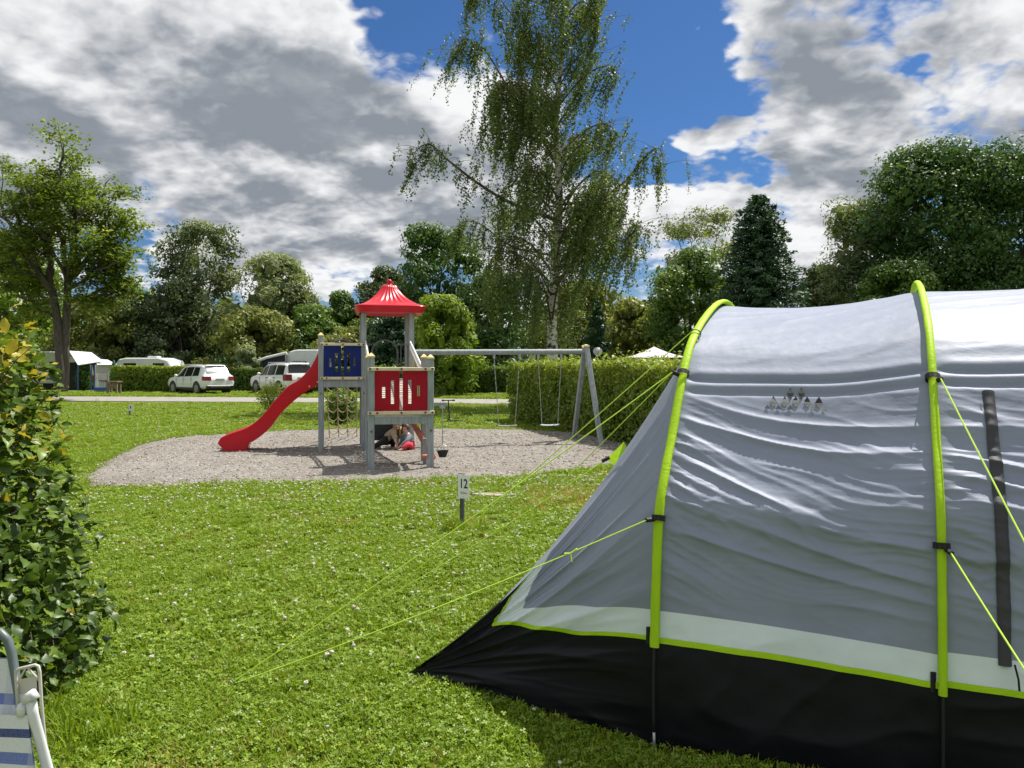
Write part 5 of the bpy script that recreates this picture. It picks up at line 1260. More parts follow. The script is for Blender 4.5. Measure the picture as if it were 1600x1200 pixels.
BT('leafy_tree', 'mid green tree between the birch and the round tree', 'tree', 1025, 470, 46, 90, 'mid', seed=36, group=G, crown0=.03, nclump=60)

# ---------------------------------------------------------------- conifer
def conifer(label, px_, ytop, Y, wpx, seed):
    rg = np.random.default_rng(seed); X0 = at(px_, HOR, Y).x; H = EYE + (HOR - ytop) / F * Y; W_ = wpx / F * Y / 2; t = thing('conifer', label, 'conifer', (X0, Y, 0)); C = []; N = []; A = []; vr = []
    mb = MB(); mb.tube([(0, 0, -.1), (0, 0, H * .97)], [.20, .02], 8)
    z = .4
    while z < H - .1:
        f = z / H; R_ = W_ * (1 - f) ** .60 * (1.0 if f > .15 else .85 + f) * rg.uniform(.86, 1.1); nb = int(7 + 8 * (1 - f)); ph0 = rg.uniform(0, 6)
        for k in range(nb):
            ph = ph0 + 2 * np.pi * k / nb + rg.normal() * .15; ln = R_ * rg.uniform(.72, 1.12) + .12; m_ = int(12 + 60 * ln)
            s = rg.uniform(.05, 1, m_); lift = .30 * s - .18 * s * s
            lat = rg.normal(size=m_) * .13 * (1 - s * .6) * ln
            x = np.cos(ph) * s * ln - np.sin(ph) * lat; y = np.sin(ph) * s * ln + np.cos(ph) * lat; zc = z + (lift * ln) + rg.normal(size=m_) * .05
            C.append(np.stack([x + X0, y + Y, zc], 1)); out = np.stack([np.cos(ph) + 0 * s, np.sin(ph) + 0 * s, .5 + 0 * s], 1)
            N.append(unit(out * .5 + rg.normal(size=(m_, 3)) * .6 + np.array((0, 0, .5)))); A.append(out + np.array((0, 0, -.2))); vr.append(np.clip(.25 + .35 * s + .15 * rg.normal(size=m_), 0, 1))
            if k % 3 == 0: mb.tube([(0, 0, z), (math.cos(ph) * ln * .8, math.sin(ph) * ln * .8, z + .15 * ln)], [.03, .008], 4)
        z += .17 + .10 * (1 - f)
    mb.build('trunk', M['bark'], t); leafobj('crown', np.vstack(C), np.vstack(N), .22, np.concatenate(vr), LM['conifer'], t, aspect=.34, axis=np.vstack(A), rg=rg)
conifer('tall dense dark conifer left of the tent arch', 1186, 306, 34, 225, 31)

# ---------------------------------------------------------------- twin-trunk tree on the left
def twin_tree():
    rg = np.random.default_rng(41); Y = 38.0; b = at(97, HOR, Y); X0 = b.x; t = thing('twin_trunk_tree', 'tall open broadleaf tree with twin trunks on the left', 'tree', (X0, Y, 0))
    def lp(x, y, dy=0.0): q = at(x, y, Y); return np.array((q.x - X0, dy, q.z))
    mb = MB(); ends = []
    def grow(p0, p1, r0, r1, lvl, bow=.12):
        p0 = np.array(p0); p1 = np.array(p1); ln = np.linalg.norm(p1 - p0); n = max(4, int(ln / .5)); off = rg.normal(size=3) * bow * ln * .5; pts = []
        for i in range(n + 1):
            f = i / n; pts.append(p0 + (p1 - p0) * f + off * math.sin(math.pi * f) + rg.normal(size=3) * .02 * ln * (0 < i < n) + np.array((0, 0, .10 * ln * f * (1 - f))))
        mb.tube([tuple(p) for p in pts], [r0 + (r1 - r0) * i / n for i in range(n + 1)], 8 if r0 > .1 else 5)
        d = unit(p1 - p0)
        if lvl == 0: ends.append((p1, d)); ends.append((pts[-2], d)); return
        for k in range({3: 6, 2: 5, 1: 4}[lvl]):
            f = .30 + .70 * (k + rg.uniform(.2, .8)) / {3: 6, 2: 5, 1: 4}[lvl]; q = pts[min(n, int(f * n))]; side = rg.normal(size=3); side = unit(side - d * (side @ d)); nd = unit(d * .55 + side * .85 + np.array((0, 0, .22))); l2 = ln * rg.uniform(.34, .52) * (1.1 - .35 * f)
            grow(q, q + nd * max(l2, .5), (r0 + (r1 - r0) * f) * .55, .012, lvl - 1)
        grow(p1, p1 + d * ln * .18, r1, .01, 0)
    mb.tube([tuple(lp(97, 612)), tuple(lp(95, 575)), tuple(lp(90, 500)), tuple(lp(82, 455))], [.27, .23, .19, .17], 10)
    mb.tube([tuple(lp(98, 600, .1)), tuple(lp(99, 540, .15)), tuple(lp(101, 480, .2)), tuple(lp(102, 440, .2))], [.24, .20, .18, .16], 10)
    for a, b_, dy0, dy1, r in (((82, 455), (45, 330), 0, -1.2, .17), ((82, 455), (72, 300), 0, 1.0, .16), ((102, 440), (106, 275), .2, .2, .17), ((102, 440), (128, 262), .2, -1.6, .15), ((102, 440), (160, 310), .2, .8, .13), ((85, 470), (28, 400), 0, .6, .13),
                              ((84, 460), (-15, 300), 0, .2, .15), ((102, 450), (178, 385), .2, -.8, .11), ((102, 470), (190, 440), .2, .3, .10), ((102, 440), (145, 340), .2, 2.2, .10), ((82, 455), (40, 380), 0, -2.4, .10), ((82, 455), (-40, 370), 0, 1.2, .12), ((102, 450), (200, 415), .1, -1.2, .07), ((101, 490), (195, 455), .1, -.6, .07), ((88, 500), (10, 460), 0, .4, .08), ((102, 440), (185, 345), .2, .2, .10),
                              ((102, 440), (170, 350), .2, -2.4, .10), ((82, 455), (20, 345), 0, 2.2, .11), ((102, 440), (95, 330), .2, -2.6, .10), ((102, 430), (140, 290), .2, 1.4, .10)):
        grow(lp(*a, dy0), lp(*b_, dy1), r, .05, 2)
    mb.build('trunk', M['bark'], t, smooth=True)
    E = np.array([e[0] for e in ends]); k = 34; n = len(E); sel = rg.permutation(n)[:min(n, 900)]; print('ends', n); E = E[sel]; n = len(E)
    ci = np.repeat(np.arange(n), k); d = rg.normal(size=(n * k, 3)) * np.array((.34, .34, .13)); C = E[ci] + d + np.array((X0, Y, 0)); N = unit(rg.normal(size=(n * k, 3)) * .45 + np.array((.1, -.1, 1.0)))
    var = np.clip(.34 + .20 * rg.normal(size=n)[ci] + .15 * rg.normal(size=n * k), 0, 1); leafobj('crown', C, N, .20, var, LM['chestnut'], t, aspect=.6, rg=rg)
twin_tree()

# ---------------------------------------------------------------- birch
def birch():
    rg = np.random.default_rng(52); Y = 30.0; X0 = at(863, HOR, Y).x; t = thing('birch_tree', 'tall weeping birch with white trunk and hanging twigs', 'tree', (X0, Y, 0))
    def lp(x, y, dy=0.0): q = at(x, y, Y + dy); return np.array((q.x - X0, dy, q.z))
    tr = [(862, 612, 0), (863, 560, 0), (862, 500, 0), (866, 440, .05), (870, 380, .1), (874, 320, .1), (872, 260, .1), (868, 200, .0), (872, 140, -.1), (880, 80, 0), (872, 10, .1), (850, -45, .1)]; trunk = [lp(*q) for q in tr]; rad = [.24, .215, .20, .185, .17, .155, .135, .115, .095, .07, .045, .015]
    mb = MB(); mb.tube([tuple(p) for p in trunk], rad, 12); tk = mb.build('trunk', M['birchbark'], t, smooth=True)
    br = MB(); S = []    # strand anchors
    def limb(pts, r0, hang, dens):
        pts = [np.array(p) for p in pts]; c = _catmull(np.array(pts), 8); n = len(c); br.tube([tuple(p) for p in c], [max(.006, r0 * (1 - .92 * i / n)) for i in range(n)], 5)
        ln = np.linalg.norm(np.diff(c, axis=0), axis=1).sum()
        for k in range(int(ln * dens)):
            f = rg.uniform(.12, 1.0) ** .8; p = c[min(n - 1, int(f * n))]
            if rg.uniform() < .45:   # short side twig first
                q = p + rg.normal(size=3) * np.array((.45, .45, .22)) + np.array((0, 0, .12)); br.tube([tuple(p), tuple((p + q) / 2 + (0, 0, .06)), tuple(q)], [.010, .007, .004], 4); p = q
            if p[2] < 6.5 and abs(p[0]) < .5 and p[1] < .3: continue
            S.append((p, hang * rg.uniform(.45, 1.2)))
    def pl(*q): return [lp(*p) for p in q]
    # the long signature limbs
    limb(pl((872, 345, 0), (800, 318, -.6), (745, 285, -.9), (700, 250, -1.0), (672, 226, -1.0), (650, 236, -1.0), (640, 262, -1.0)), .075, 1.0, 11)
    limb(pl((874, 320, 0), (930, 312, .5), (975, 285, .8), (1008, 245, .9), (1030, 232, .9), (1037, 262, .9)), .07, 1.5, 11)
    limb(pl((872, 260, 0), (830, 190, .6), (790, 130, .9), (755, 75, 1.0), (725, 62, 1.0), (705, 85, 1.0)), .06, 1.5, 12)
    limb(pl((868, 200, 0), (905, 140, -.5), (925, 80, -.7), (930, 20, -.8), (925, -20, -.8)), .05, 1.2, 12)
    limb(pl((872, 140, 0), (830, 70, .3), (790, 10, .4), (760, -25, .4), (740, -10, .4)), .05, 1.6, 12)
    limb(pl((870, 380, 0), (930, 360, -1.2), (985, 350, -1.6), (1012, 362, -1.7)), .05, 1.5, 12)
    limb(pl((868, 400, 0), (800, 385, 1.2), (750, 350, 1.6), (722, 348, 1.7), (712, 372, 1.7)), .05, 1.3, 11)
    limb(pl((872, 250, 0), (915, 205, 1.0), (945, 195, 1.3), (962, 225, 1.4)), .05, 1.4, 12)
    for k in range(68):
        f = rg.uniform(.17, .97) ** 1.12; zi = f * (len(trunk) - 1); i = int(zi); p = trunk[i] + (trunk[i + 1] - trunk[i]) * (zi - i); h = p[2]
        ln = np.interp(h, [2, 5, 8, 11, 15, 17], [2.6, 3.4, 3.0, 2.5, 1.9, .9]) * rg.uniform(.55, 1.05); an = rg.uniform(0, 2 * np.pi); out = np.array((math.cos(an), math.sin(an), 0)); lean = -.25 if h > 8 else 0
        q1 = p + out * ln * .45 + np.array((lean * .3, 0, ln * .42)); q2 = p + out * ln * .85 + np.array((lean * .7, 0, ln * .55)); q3 = p + out * ln * 1.05 + np.array((lean, 0, ln * .38)); limb([p, q1, q2, q3], .045 * ln / 2.5, np.interp(h, [2, 6, 12, 17], [2.0, 2.0, 1.5, 1.0]), 11)
    br.build('branches', M['twig'], t)
    C = []; N = []; vr = []
    tw = MB()
    for p, ln in S:
        ln = min(ln, max(.2, p[2] - 1.9)); m_ = int(ln / .032) + 4; s = np.linspace(0, 1, m_); dirx = -.20 + rg.normal() * .10; diry = rg.normal() * .10
        q = p[None] + np.stack([dirx * ln * s + .10 * np.sin(s * 3 + p[0]) * ln, diry * ln * s, -ln * s], 1)
        tw_pts = q[:: max(1, m_ // 4)]
        if len(tw_pts) > 1: tw.tube([tuple(x) for x in tw_pts], .004, 3, cap=False)
        C.append(q + rg.normal(size=(m_, 3)) * .055); N.append(rg.normal(size=(m_, 3)) + np.array((.2, -.4, .1))); vr.append(np.clip(.30 + .16 * rg.normal() + .16 * rg.normal(size=m_), 0, 1))
    C = np.vstack(C); N = np.vstack(N); vr = np.concatenate(vr)
    print('birch leaves', len(C), 'strands', len(S))
    tw.build('hanging_twigs', M['twig'], t); leafobj('crown', C + np.array((X0, Y, 0)), N, .095, vr, LM['birch'], t, aspect=.7, rg=rg)
birch()

# ---------------------------------------------------------------- hedges and shrubs
def hedge(label, path, width, height, mat, leaf, dens, seed, group=None, base=0.05, shoots=0.0, name='hedge', rough=.12):
    """path: ground polyline of the hedge's middle line"""
    rg = np.random.default_rng(seed); path = np.array(path, float); seg = np.diff(path, axis=0); sl_ = np.hypot(*seg.T); tot = sl_.sum(); c0 = path.mean(0); t = thing(name, label, 'hedge', (c0[0], c0[1], 0), 0, group)
    cum = np.r_[0, np.cumsum(sl_)]
    def pos(s):
        x = np.interp(s, cum, path[:, 0]); y = np.interp(s, cum, path[:, 1]); i = np.clip(np.searchsorted(cum, s, 'right') - 1, 0, len(seg) - 1); d = seg[i] / sl_[i][:, None]; return np.stack([x, y], 1), d
    area = tot * (2 * height + width) + 2 * width * height; n = int(area * dens); per = 2 * height + width; s = rg.uniform(-width * .35, tot + width * .35, n); q = rg.uniform(0, per, n)
    endm = rg.uniform(size=n) < 2 * width * height / area
    h_loc = height * (1 + rough * .8 * fbm(s * .8, 0 * s + seed, 3)); wl = width / 2 * (1 + rough * 1.4 * fbm(s * 1.1, q * 1.3 + seed, 3))
    side = np.where(q < height, -1, np.where(q > height + width, 1, 0)); z = np.where(side == 0, h_loc, np.where(side < 0, q, per - q) * h_loc / height); lat = np.where(side == 0, (q - height) - width / 2, side * wl)
    nl = np.where(side == 0, 0, side); nz = np.where(side == 0, 1.0, .12)
    # ends
    s = np.where(endm, np.where(rg.uniform(size=n) < .5, -width * .3, tot + width * .3), s); lat = np.where(endm, rg.uniform(-1, 1, n) * wl, lat); z = np.where(endm, rg.uniform(0, 1, n) * h_loc, z)
    depth = rg.uniform(0, 1, n) ** 1.6 * .28 * min(1, width); P2, d = pos(np.clip(s, 0, tot)); ex = s - np.clip(s, 0, tot); nrm = np.stack([-d[:, 1], d[:, 0]], 1)
    lump = .06 * pnoise(s * 3, z * 3 + seed)
    XY = P2 + d * (ex * (1 - depth))[:, None] + nrm * (lat * (1 - .0 * depth) - np.sign(lat) * depth * (side != 0) * .8 + nl * lump)[:, None]; zz_ = np.where(side == 0, z - depth * .6, z) + lump * (side == 0) + .015 * rg.normal(size=n); zz_ = np.maximum(zz_, base)
    if shoots:
        m = (side == 0) & (rg.uniform(size=n) < .25); zz_ = np.where(m, zz_ + rg.exponential(shoots, n), zz_)
    C = np.stack([XY[:, 0], XY[:, 1], zz_], 1); N = np.stack([nrm[:, 0] * nl, nrm[:, 1] * nl, nz], 1) + rg.normal(size=(n, 3)) * .65
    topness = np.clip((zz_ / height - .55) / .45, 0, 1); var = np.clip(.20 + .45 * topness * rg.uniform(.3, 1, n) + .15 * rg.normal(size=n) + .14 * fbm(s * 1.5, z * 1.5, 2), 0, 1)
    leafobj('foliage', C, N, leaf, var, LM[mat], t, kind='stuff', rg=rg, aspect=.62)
    # twiggy inside that stops the view through
    mb = MB()
    for k in range(int(tot * 5)):
        s0 = rg.uniform(0, tot); P_, d_ = pos(np.array([s0])); o = rg.normal() * width * .12; nn = np.array((-d_[0][1], d_[0][0])); b0 = P_[0] + nn * o - c0; tip = b0 + rg.normal(size=2) * .18; mb.tube([(b0[0], b0[1], -.05), ((b0[0] + tip[0]) / 2 + .03, (b0[1] + tip[1]) / 2, height * .5), (tip[0], tip[1], height * .88)], [.025, .018, .006], 4)
    mb.build('stems', M['twig'], t)
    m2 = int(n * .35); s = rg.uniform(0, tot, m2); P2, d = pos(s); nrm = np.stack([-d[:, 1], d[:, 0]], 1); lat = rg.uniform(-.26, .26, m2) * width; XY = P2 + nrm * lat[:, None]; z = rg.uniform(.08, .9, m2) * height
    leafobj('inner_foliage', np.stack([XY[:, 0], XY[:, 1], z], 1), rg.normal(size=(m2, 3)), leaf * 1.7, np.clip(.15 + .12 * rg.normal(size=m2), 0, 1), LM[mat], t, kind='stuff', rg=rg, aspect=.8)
    return t
GH = 'clipped hedges across the road'
def hp(x, Y): p = at(x, HOR, Y); return (p.x, p.y)
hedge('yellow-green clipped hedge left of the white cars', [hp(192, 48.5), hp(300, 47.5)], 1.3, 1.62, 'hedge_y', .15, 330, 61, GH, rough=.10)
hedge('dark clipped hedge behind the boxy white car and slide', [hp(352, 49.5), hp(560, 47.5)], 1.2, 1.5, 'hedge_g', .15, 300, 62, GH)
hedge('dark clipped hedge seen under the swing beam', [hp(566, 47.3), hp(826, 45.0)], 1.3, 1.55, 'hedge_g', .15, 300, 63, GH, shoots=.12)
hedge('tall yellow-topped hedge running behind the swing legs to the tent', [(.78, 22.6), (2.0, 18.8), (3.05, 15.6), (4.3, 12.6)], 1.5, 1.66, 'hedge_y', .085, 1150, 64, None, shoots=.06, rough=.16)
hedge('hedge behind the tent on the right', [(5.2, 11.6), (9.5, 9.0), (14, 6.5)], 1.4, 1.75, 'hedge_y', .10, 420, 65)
def shrub(label, x, y, wpx, ytop, mat, seed, leaf=.09, n=2600, name='shrub'):
    rg = np.random.default_rng(seed); g0 = gnd(x, y); Y = g0.y; H = EYE + (HOR - ytop) / F * Y; W_ = wpx / F * Y / 2; t = thing(name, label, 'shrub', g0); u = unit(rg.normal(size=(n, 3))); r = rg.uniform(.25, 1, n) ** .45; lump = 1 + .55 * fbm(u[:, 0] * 3 + seed, u[:, 2] * 3 + u[:, 1] * 2, 2)
    C = u * (r * lump)[:, None] * np.array((W_, W_, H * .5)) + np.array((0, 0, H * .5)); C[:, 2] = np.maximum(C[:, 2], .03); leafobj('foliage', C + np.array(g0), unit(u + rg.normal(size=(n, 3)) * .6), leaf, np.clip(.42 + .25 * u[:, 2] + .2 * rg.normal(size=n), 0, 1), LM[mat], t, kind='stuff', rg=rg)
    mb = MB()
    for k in range(12): a = rg.uniform(0, 6.28); mb.tube([(0, 0, -.03), (math.cos(a) * W_ * .3, math.sin(a) * W_ * .3, H * .5), (math.cos(a) * W_ * .6, math.sin(a) * W_ * .6, H * .9)], [.012, .008, .004], 4)
    mb.build('stems', M['twig'], t); return t
shrub('loose green shrub beyond the slide on the lawn', 427, 647, 50, 597, 'hedge_y', 71, leaf=.08, n=1500)
shrub('rounded dark shrub behind the climbing net', 533, 664, 48, 607, 'hedge_g', 72, n=2200)
shrub('bush in front of the awning tent opening', 132, 611, 26, 572, 'dark', 73, leaf=.14, n=1800)

# ---------------------------------------------------------------- beech hedge close by on the left
def beech():
    rg = np.random.default_rng(81); t = thing('beech_hedge', 'close beech hedge with crinkled glossy leaves at the left edge', 'hedge', (-2.7, 3.2, 0))
    # leaf shape: pointed oval, pleated along the side veins
    def leafmesh(nm, curl, wob):
        m_ = 7; V = []
        for i in range(m_):
            f = i / (m_ - 1); w_ = .33 * math.sin(math.pi * min(1, f * .97 + .03)) ** .75 * (1 - .25 * f)
            for s in (-1, -.5, 0, .5, 1):
                pleat = .030 * (1 if i % 2 else -1) * abs(s) ** .7; w_ *= 1 + .07 * (1 if i % 2 else -1) * (abs(s) == 1); V.append((s * w_, f - .0, .10 * abs(s) * w_ * 2 + pleat - curl * f * f + wob * math.sin(5 * f + 2 * s) * .03))
        return np.array(V), grid_faces(m_, 5)
    shapes = [leafmesh('l', c_, w_) for c_, w_ in ((.12, 1), (.28, 1.5), (-.05, 1.2), (.45, .8))]
    meshes = []
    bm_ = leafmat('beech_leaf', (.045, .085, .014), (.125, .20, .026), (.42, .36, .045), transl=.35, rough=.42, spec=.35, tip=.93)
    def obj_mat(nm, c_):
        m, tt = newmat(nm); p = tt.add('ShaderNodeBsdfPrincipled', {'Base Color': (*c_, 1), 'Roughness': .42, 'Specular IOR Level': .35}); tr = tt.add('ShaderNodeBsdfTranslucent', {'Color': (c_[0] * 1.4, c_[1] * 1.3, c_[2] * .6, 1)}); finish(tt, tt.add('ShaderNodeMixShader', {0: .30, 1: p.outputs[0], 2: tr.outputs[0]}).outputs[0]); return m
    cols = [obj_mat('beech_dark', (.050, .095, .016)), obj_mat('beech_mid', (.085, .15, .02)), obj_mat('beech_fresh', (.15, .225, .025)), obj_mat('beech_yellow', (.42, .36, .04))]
    for si, (V, Fc) in enumerate(shapes):
        for ci, cm in enumerate(cols): meshes.append((si, ci, mesh_np('leaf', V, Fc, cm, True)))
    # right face of the hedge: x as function of height, from photo outline at the far end
    def face(y, z):     # rightmost x at depth y, height z
        edge = np.interp(z, [0, .3, .6, .9, 1.1, 1.35, 1.6, 1.85], [-2.20, -2.16, -2.20, -2.30, -2.42, -2.42, -2.48, -2.72]); return edge + .05 * pnoise(y * 2.2, z * 2.2) + np.clip((y - 3.9) / .35, 0, 1) ** 2 * -.35
    n = 5800; y = rg.uniform(1.9, 4.25, n); z = rg.uniform(.02, 1.78, n); zt = 1.66 + .12 * pnoise(y * 1.5, y * 0 + 3) - np.clip((y - 3.3) / .9, 0, 1) * .10
    dep = rg.exponential(.11, n); x = face(y, z) - dep; z = np.minimum(z, zt - .03 * rg.uniform(0, 3, n))
    fr = rg.uniform(size=n) < .30      # far end face
    y = np.where(fr, 4.22 - dep * .7, y); x = np.where(fr, face(np.full(n, 3.9), z) - rg.uniform(0, 1.0, n), x)
    tp = rg.uniform(size=n) < .16; z = np.where(tp, zt + rg.exponential(.05, n), z); x = np.where(tp, face(y, np.full(n, 1.5)) - rg.uniform(-.05, .9, n), x)
    out = np.stack([np.where(fr, .25, .9) + .4 * rg.normal(size=n), np.where(fr, .8, -.35) + .4 * rg.normal(size=n), np.where(tp, .9, .25) + .35 * rg.normal(size=n)], 1); tipd = unit(out * np.array((1, 1, .5)) + np.array((0, 0, -.25)) + rg.normal(size=(n, 3)) * .45); nor = unit(np.array((.1, -.1, 1.0)) + rg.normal(size=(n, 3)) * .55 + out * .35); sz = rg.uniform(.048, .092, n)
    # order by how large they show: unoccluded front leaves first
    sx = 800 + F * x / y; sy = HOR + F * (EYE - z) / y; vis = (sx > -12) & (sx < 260) & (sy > 440) & (sy < 1215); score = np.where(vis, sz / y - dep * .05, -1); order = np.argsort(-score)
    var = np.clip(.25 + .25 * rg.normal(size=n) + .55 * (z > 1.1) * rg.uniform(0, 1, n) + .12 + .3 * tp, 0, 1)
    Tm = nor - tipd * (nor * tipd).sum(1, keepdims=True); Tm = unit(Tm); Sm = np.cross(tipd, Tm)
    loc0 = np.array(t.location)
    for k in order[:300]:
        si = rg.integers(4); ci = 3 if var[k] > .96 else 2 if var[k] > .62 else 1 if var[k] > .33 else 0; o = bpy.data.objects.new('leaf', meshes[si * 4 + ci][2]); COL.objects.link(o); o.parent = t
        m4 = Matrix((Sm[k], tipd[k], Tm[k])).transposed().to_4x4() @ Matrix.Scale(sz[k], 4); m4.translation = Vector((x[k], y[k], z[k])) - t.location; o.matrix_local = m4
    Vs = []; Fs = []; vv = []; b = 0
    rest = order[300:]
    for k in rest:
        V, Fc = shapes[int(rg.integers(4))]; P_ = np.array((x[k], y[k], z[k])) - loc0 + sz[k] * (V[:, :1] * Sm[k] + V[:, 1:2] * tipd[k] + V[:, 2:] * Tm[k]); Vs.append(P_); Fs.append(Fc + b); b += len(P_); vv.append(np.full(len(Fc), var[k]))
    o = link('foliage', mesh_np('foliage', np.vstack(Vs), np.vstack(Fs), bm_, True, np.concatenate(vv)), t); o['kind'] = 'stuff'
    # dense inside and woody stems
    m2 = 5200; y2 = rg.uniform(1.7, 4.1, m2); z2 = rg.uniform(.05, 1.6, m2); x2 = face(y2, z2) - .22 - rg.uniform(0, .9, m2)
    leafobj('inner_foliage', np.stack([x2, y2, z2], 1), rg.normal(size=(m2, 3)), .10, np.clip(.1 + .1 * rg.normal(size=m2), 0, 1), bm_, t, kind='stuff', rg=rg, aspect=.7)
    mb = MB()
    for k in range(46):
        yy = rg.uniform(1.9, 4.0); xx = -2.85 + rg.normal() * .10; ty = min(4.05, yy + rg.normal() * .2); tz = rg.uniform(.7, 1.62); tipp = (min(xx + rg.uniform(.0, .4), float(face(np.array(ty), np.array(tz))) - .10), ty, tz); mb.tube([(xx + 2.7, yy - 3.2, -.05), ((xx + tipp[0]) / 2 + 2.68, (yy + tipp[1]) / 2 - 3.2, tipp[2] * .55), (tipp[0] + 2.7, tipp[1] - 3.2, tipp[2])], [.016, .010, .004], 5)
    mb.build('stems', M['twig'], t)
    mb = MB()
    for k in order[:420:2]:
        mb.tube([tuple(np.array((x[k], y[k], z[k])) - loc0), tuple(np.array((x[k], y[k], z[k])) - loc0 - tipd[k] * .07 + np.array((-.02, 0, -.02)))], .0022, 4)
    mb.build('twigs', M['twig'], t)['kind'] = 'stuff'
    sv = []; sf = []; vv2 = []; b2 = 0; st = MB()
    for k in range(34):
        yy = rg.uniform(2.9, 4.15); zz0 = 1.52 + rg.uniform(-.25, .08); xx = float(face(np.array(yy), np.array(1.45))) - rg.uniform(-.02, .45); ln = rg.uniform(.14, .34); dx, dy = rg.normal() * .10, rg.normal() * .08
        pts = [np.array((xx + dx * f * f, yy + dy * f, zz0 + ln * f)) for f in np.linspace(0, 1, 5)]; st.tube([tuple(p - loc0) for p in pts], [.003, .0028, .0024, .002, .0012], 4)
        for j in range(9):
            f = .25 + .75 * j / 8; c_ = np.array((xx + dx * f * f, yy + dy * f, zz0 + ln * f)); a_ = j * 2.4 + k; td = unit(np.array((math.cos(a_), math.sin(a_), .35))); nn_ = unit(np.array((0, 0, 1.0)) + .4 * rg.normal(size=3)); tm = unit(nn_ - td * (nn_ @ td)); sm = np.cross(td, tm); V, Fc = shapes[int(rg.integers(4))]; s_ = rg.uniform(.032, .058)
            sv.append(c_ - loc0 + s_ * (V[:, :1] * sm + V[:, 1:2] * td + V[:, 2:] * tm)); sf.append(Fc + b2); b2 += len(V); vv2.append(np.full(len(Fc), min(1, max(0, .72 + .2 * rg.normal()))))
    o = link('young_shoots', mesh_np('young_shoots', np.vstack(sv), np.vstack(sf), bm_, True, np.concatenate(vv2)), t); o['kind'] = 'stuff'; st.build('shoot_stems', M['twig'], t)['kind'] = 'stuff'
beech()

# ---------------------------------------------------------------- lawn: grass tufts, clover leaves and clover heads
GM = [leafmat('grass_blade', (.150, .240, .012), (.280, .370, .020), (.46, .46, .11), transl=.38, rough=.45, spec=.3, tip=.9),
      leafmat('clover_leaf', (.130, .225, .016), (.225, .335, .026), (.33, .42, .07), transl=.30, rough=.45, spec=.3),
      pbr('clover_head', (.80, .79, .70), .8, (.74, .68, .58), 60, transl=.2), pbr('buttercup', (.75, .52, .01), .5, transl=.2), leafmat('dry_grass', (.30, .27, .06), (.46, .40, .13), (.50, .46, .20), transl=.3, rough=.6, spec=.2)]
def tuft(nm, seed, nblade, rad, h, clover, wid=.0034, dry=False):
    rg = np.random.default_rng(seed); V = []; Fc = []; vr = []; b = 0
    for k in range(nblade):
        a = rg.uniform(0, 6.283); r = rad * rg.uniform(0, 1) ** .5; x, y = r * math.cos(a), r * math.sin(a); hh = h * rg.uniform(.45, 1.2); ld_ = rg.uniform(0, 6.283); ln = hh * rg.uniform(.25, 1.1); w_ = wid * rg.uniform(.7, 1.3); sx, sy = -math.sin(ld_) * w_, math.cos(ld_) * w_; dx, dy = math.cos(ld_) * ln, math.sin(ld_) * ln
        V += [(x - sx, y - sy, -.01), (x + sx, y + sy, -.01), (x + dx * .35 + sx * .8, y + dy * .35 + sy * .8, hh * .62), (x + dx * .35 - sx * .8, y + dy * .35 - sy * .8, hh * .62), (x + dx, y + dy, hh), (x + dx * .98, y + dy * .98, hh)]
        Fc += [(b, b + 1, b + 2, b + 3), (b + 3, b + 2, b + 4, b + 5)]; b += 6; v = min(1, max(0, .4 + .25 * rg.normal())); vr += [v * .8, v]
    me = mesh_np(nm, V, Fc, GM[4] if dry else GM[0], True, vr)
    if clover:
        V2 = []; F2 = []; v2 = []; b = 0
        for k in range(clover):
            a = rg.uniform(0, 6.283); r = rad * rg.uniform(0, 1) ** .5; c = np.array((r * math.cos(a), r * math.sin(a), h * rg.uniform(.45, .95))); n0 = unit(np.array((rg.normal() * .35, rg.normal() * .35, 1.0))); e1 = unit(np.cross(n0, (0, 1, .1))); e2 = np.cross(n0, e1); s = rg.uniform(.007, .012); v = min(1, max(0, .45 + .25 * rg.normal())); p0 = rg.uniform(0, 6)
            for j in range(3):
                d = e1 * math.cos(p0 + j * 2.094) + e2 * math.sin(p0 + j * 2.094); q = np.cross(n0, d); V2 += [c, c + d * s * .8 - q * s * .55 + n0 * .002, c + d * s * 1.25, c + d * s * .8 + q * s * .55 + n0 * .002]; F2.append((b, b + 1, b + 2, b + 3)); b += 4; v2.append(v)
        off = len(V); V = np.vstack([np.array(V), np.array(V2)]); Fc = np.vstack([np.array(Fc), np.array(F2) + off]); me = mesh_np(nm, V, Fc, GM[0], True, vr + v2); me.materials.append(GM[1]); me.polygons.foreach_set('material_index', [0] * len(vr) + [1] * len(v2))
    return bpy.data.objects.new(nm, me)
def head(nm, mat, r, hh, seed):
    rg = np.random.default_rng(seed); mb = MB(); mb.tube([(0, 0, -.01), (.002, 0, hh)], .0012, 3, cap=False); mb.ball((.002, 0, hh), r, 7, 5, (1, 1, .85))
    for i in range(18):
        d = unit(rg.normal(size=3)); d[2] = abs(d[2]); c = np.array((.002, 0, hh)) + d * r; mb.box(tuple(c), (r * .5, r * .5, r * .7), ez=tuple(d), ex=tuple(unit(np.cross(d, (0, 1, .2)))), ey=tuple(unit(np.cross(d, np.cross(d, (0, 1, .2))))))
    me = bpy.data.meshes.new(nm); me.from_pydata(mb.v, [], mb.f); me.update(); me.materials.append(mat); return bpy.data.objects.new(nm, me)
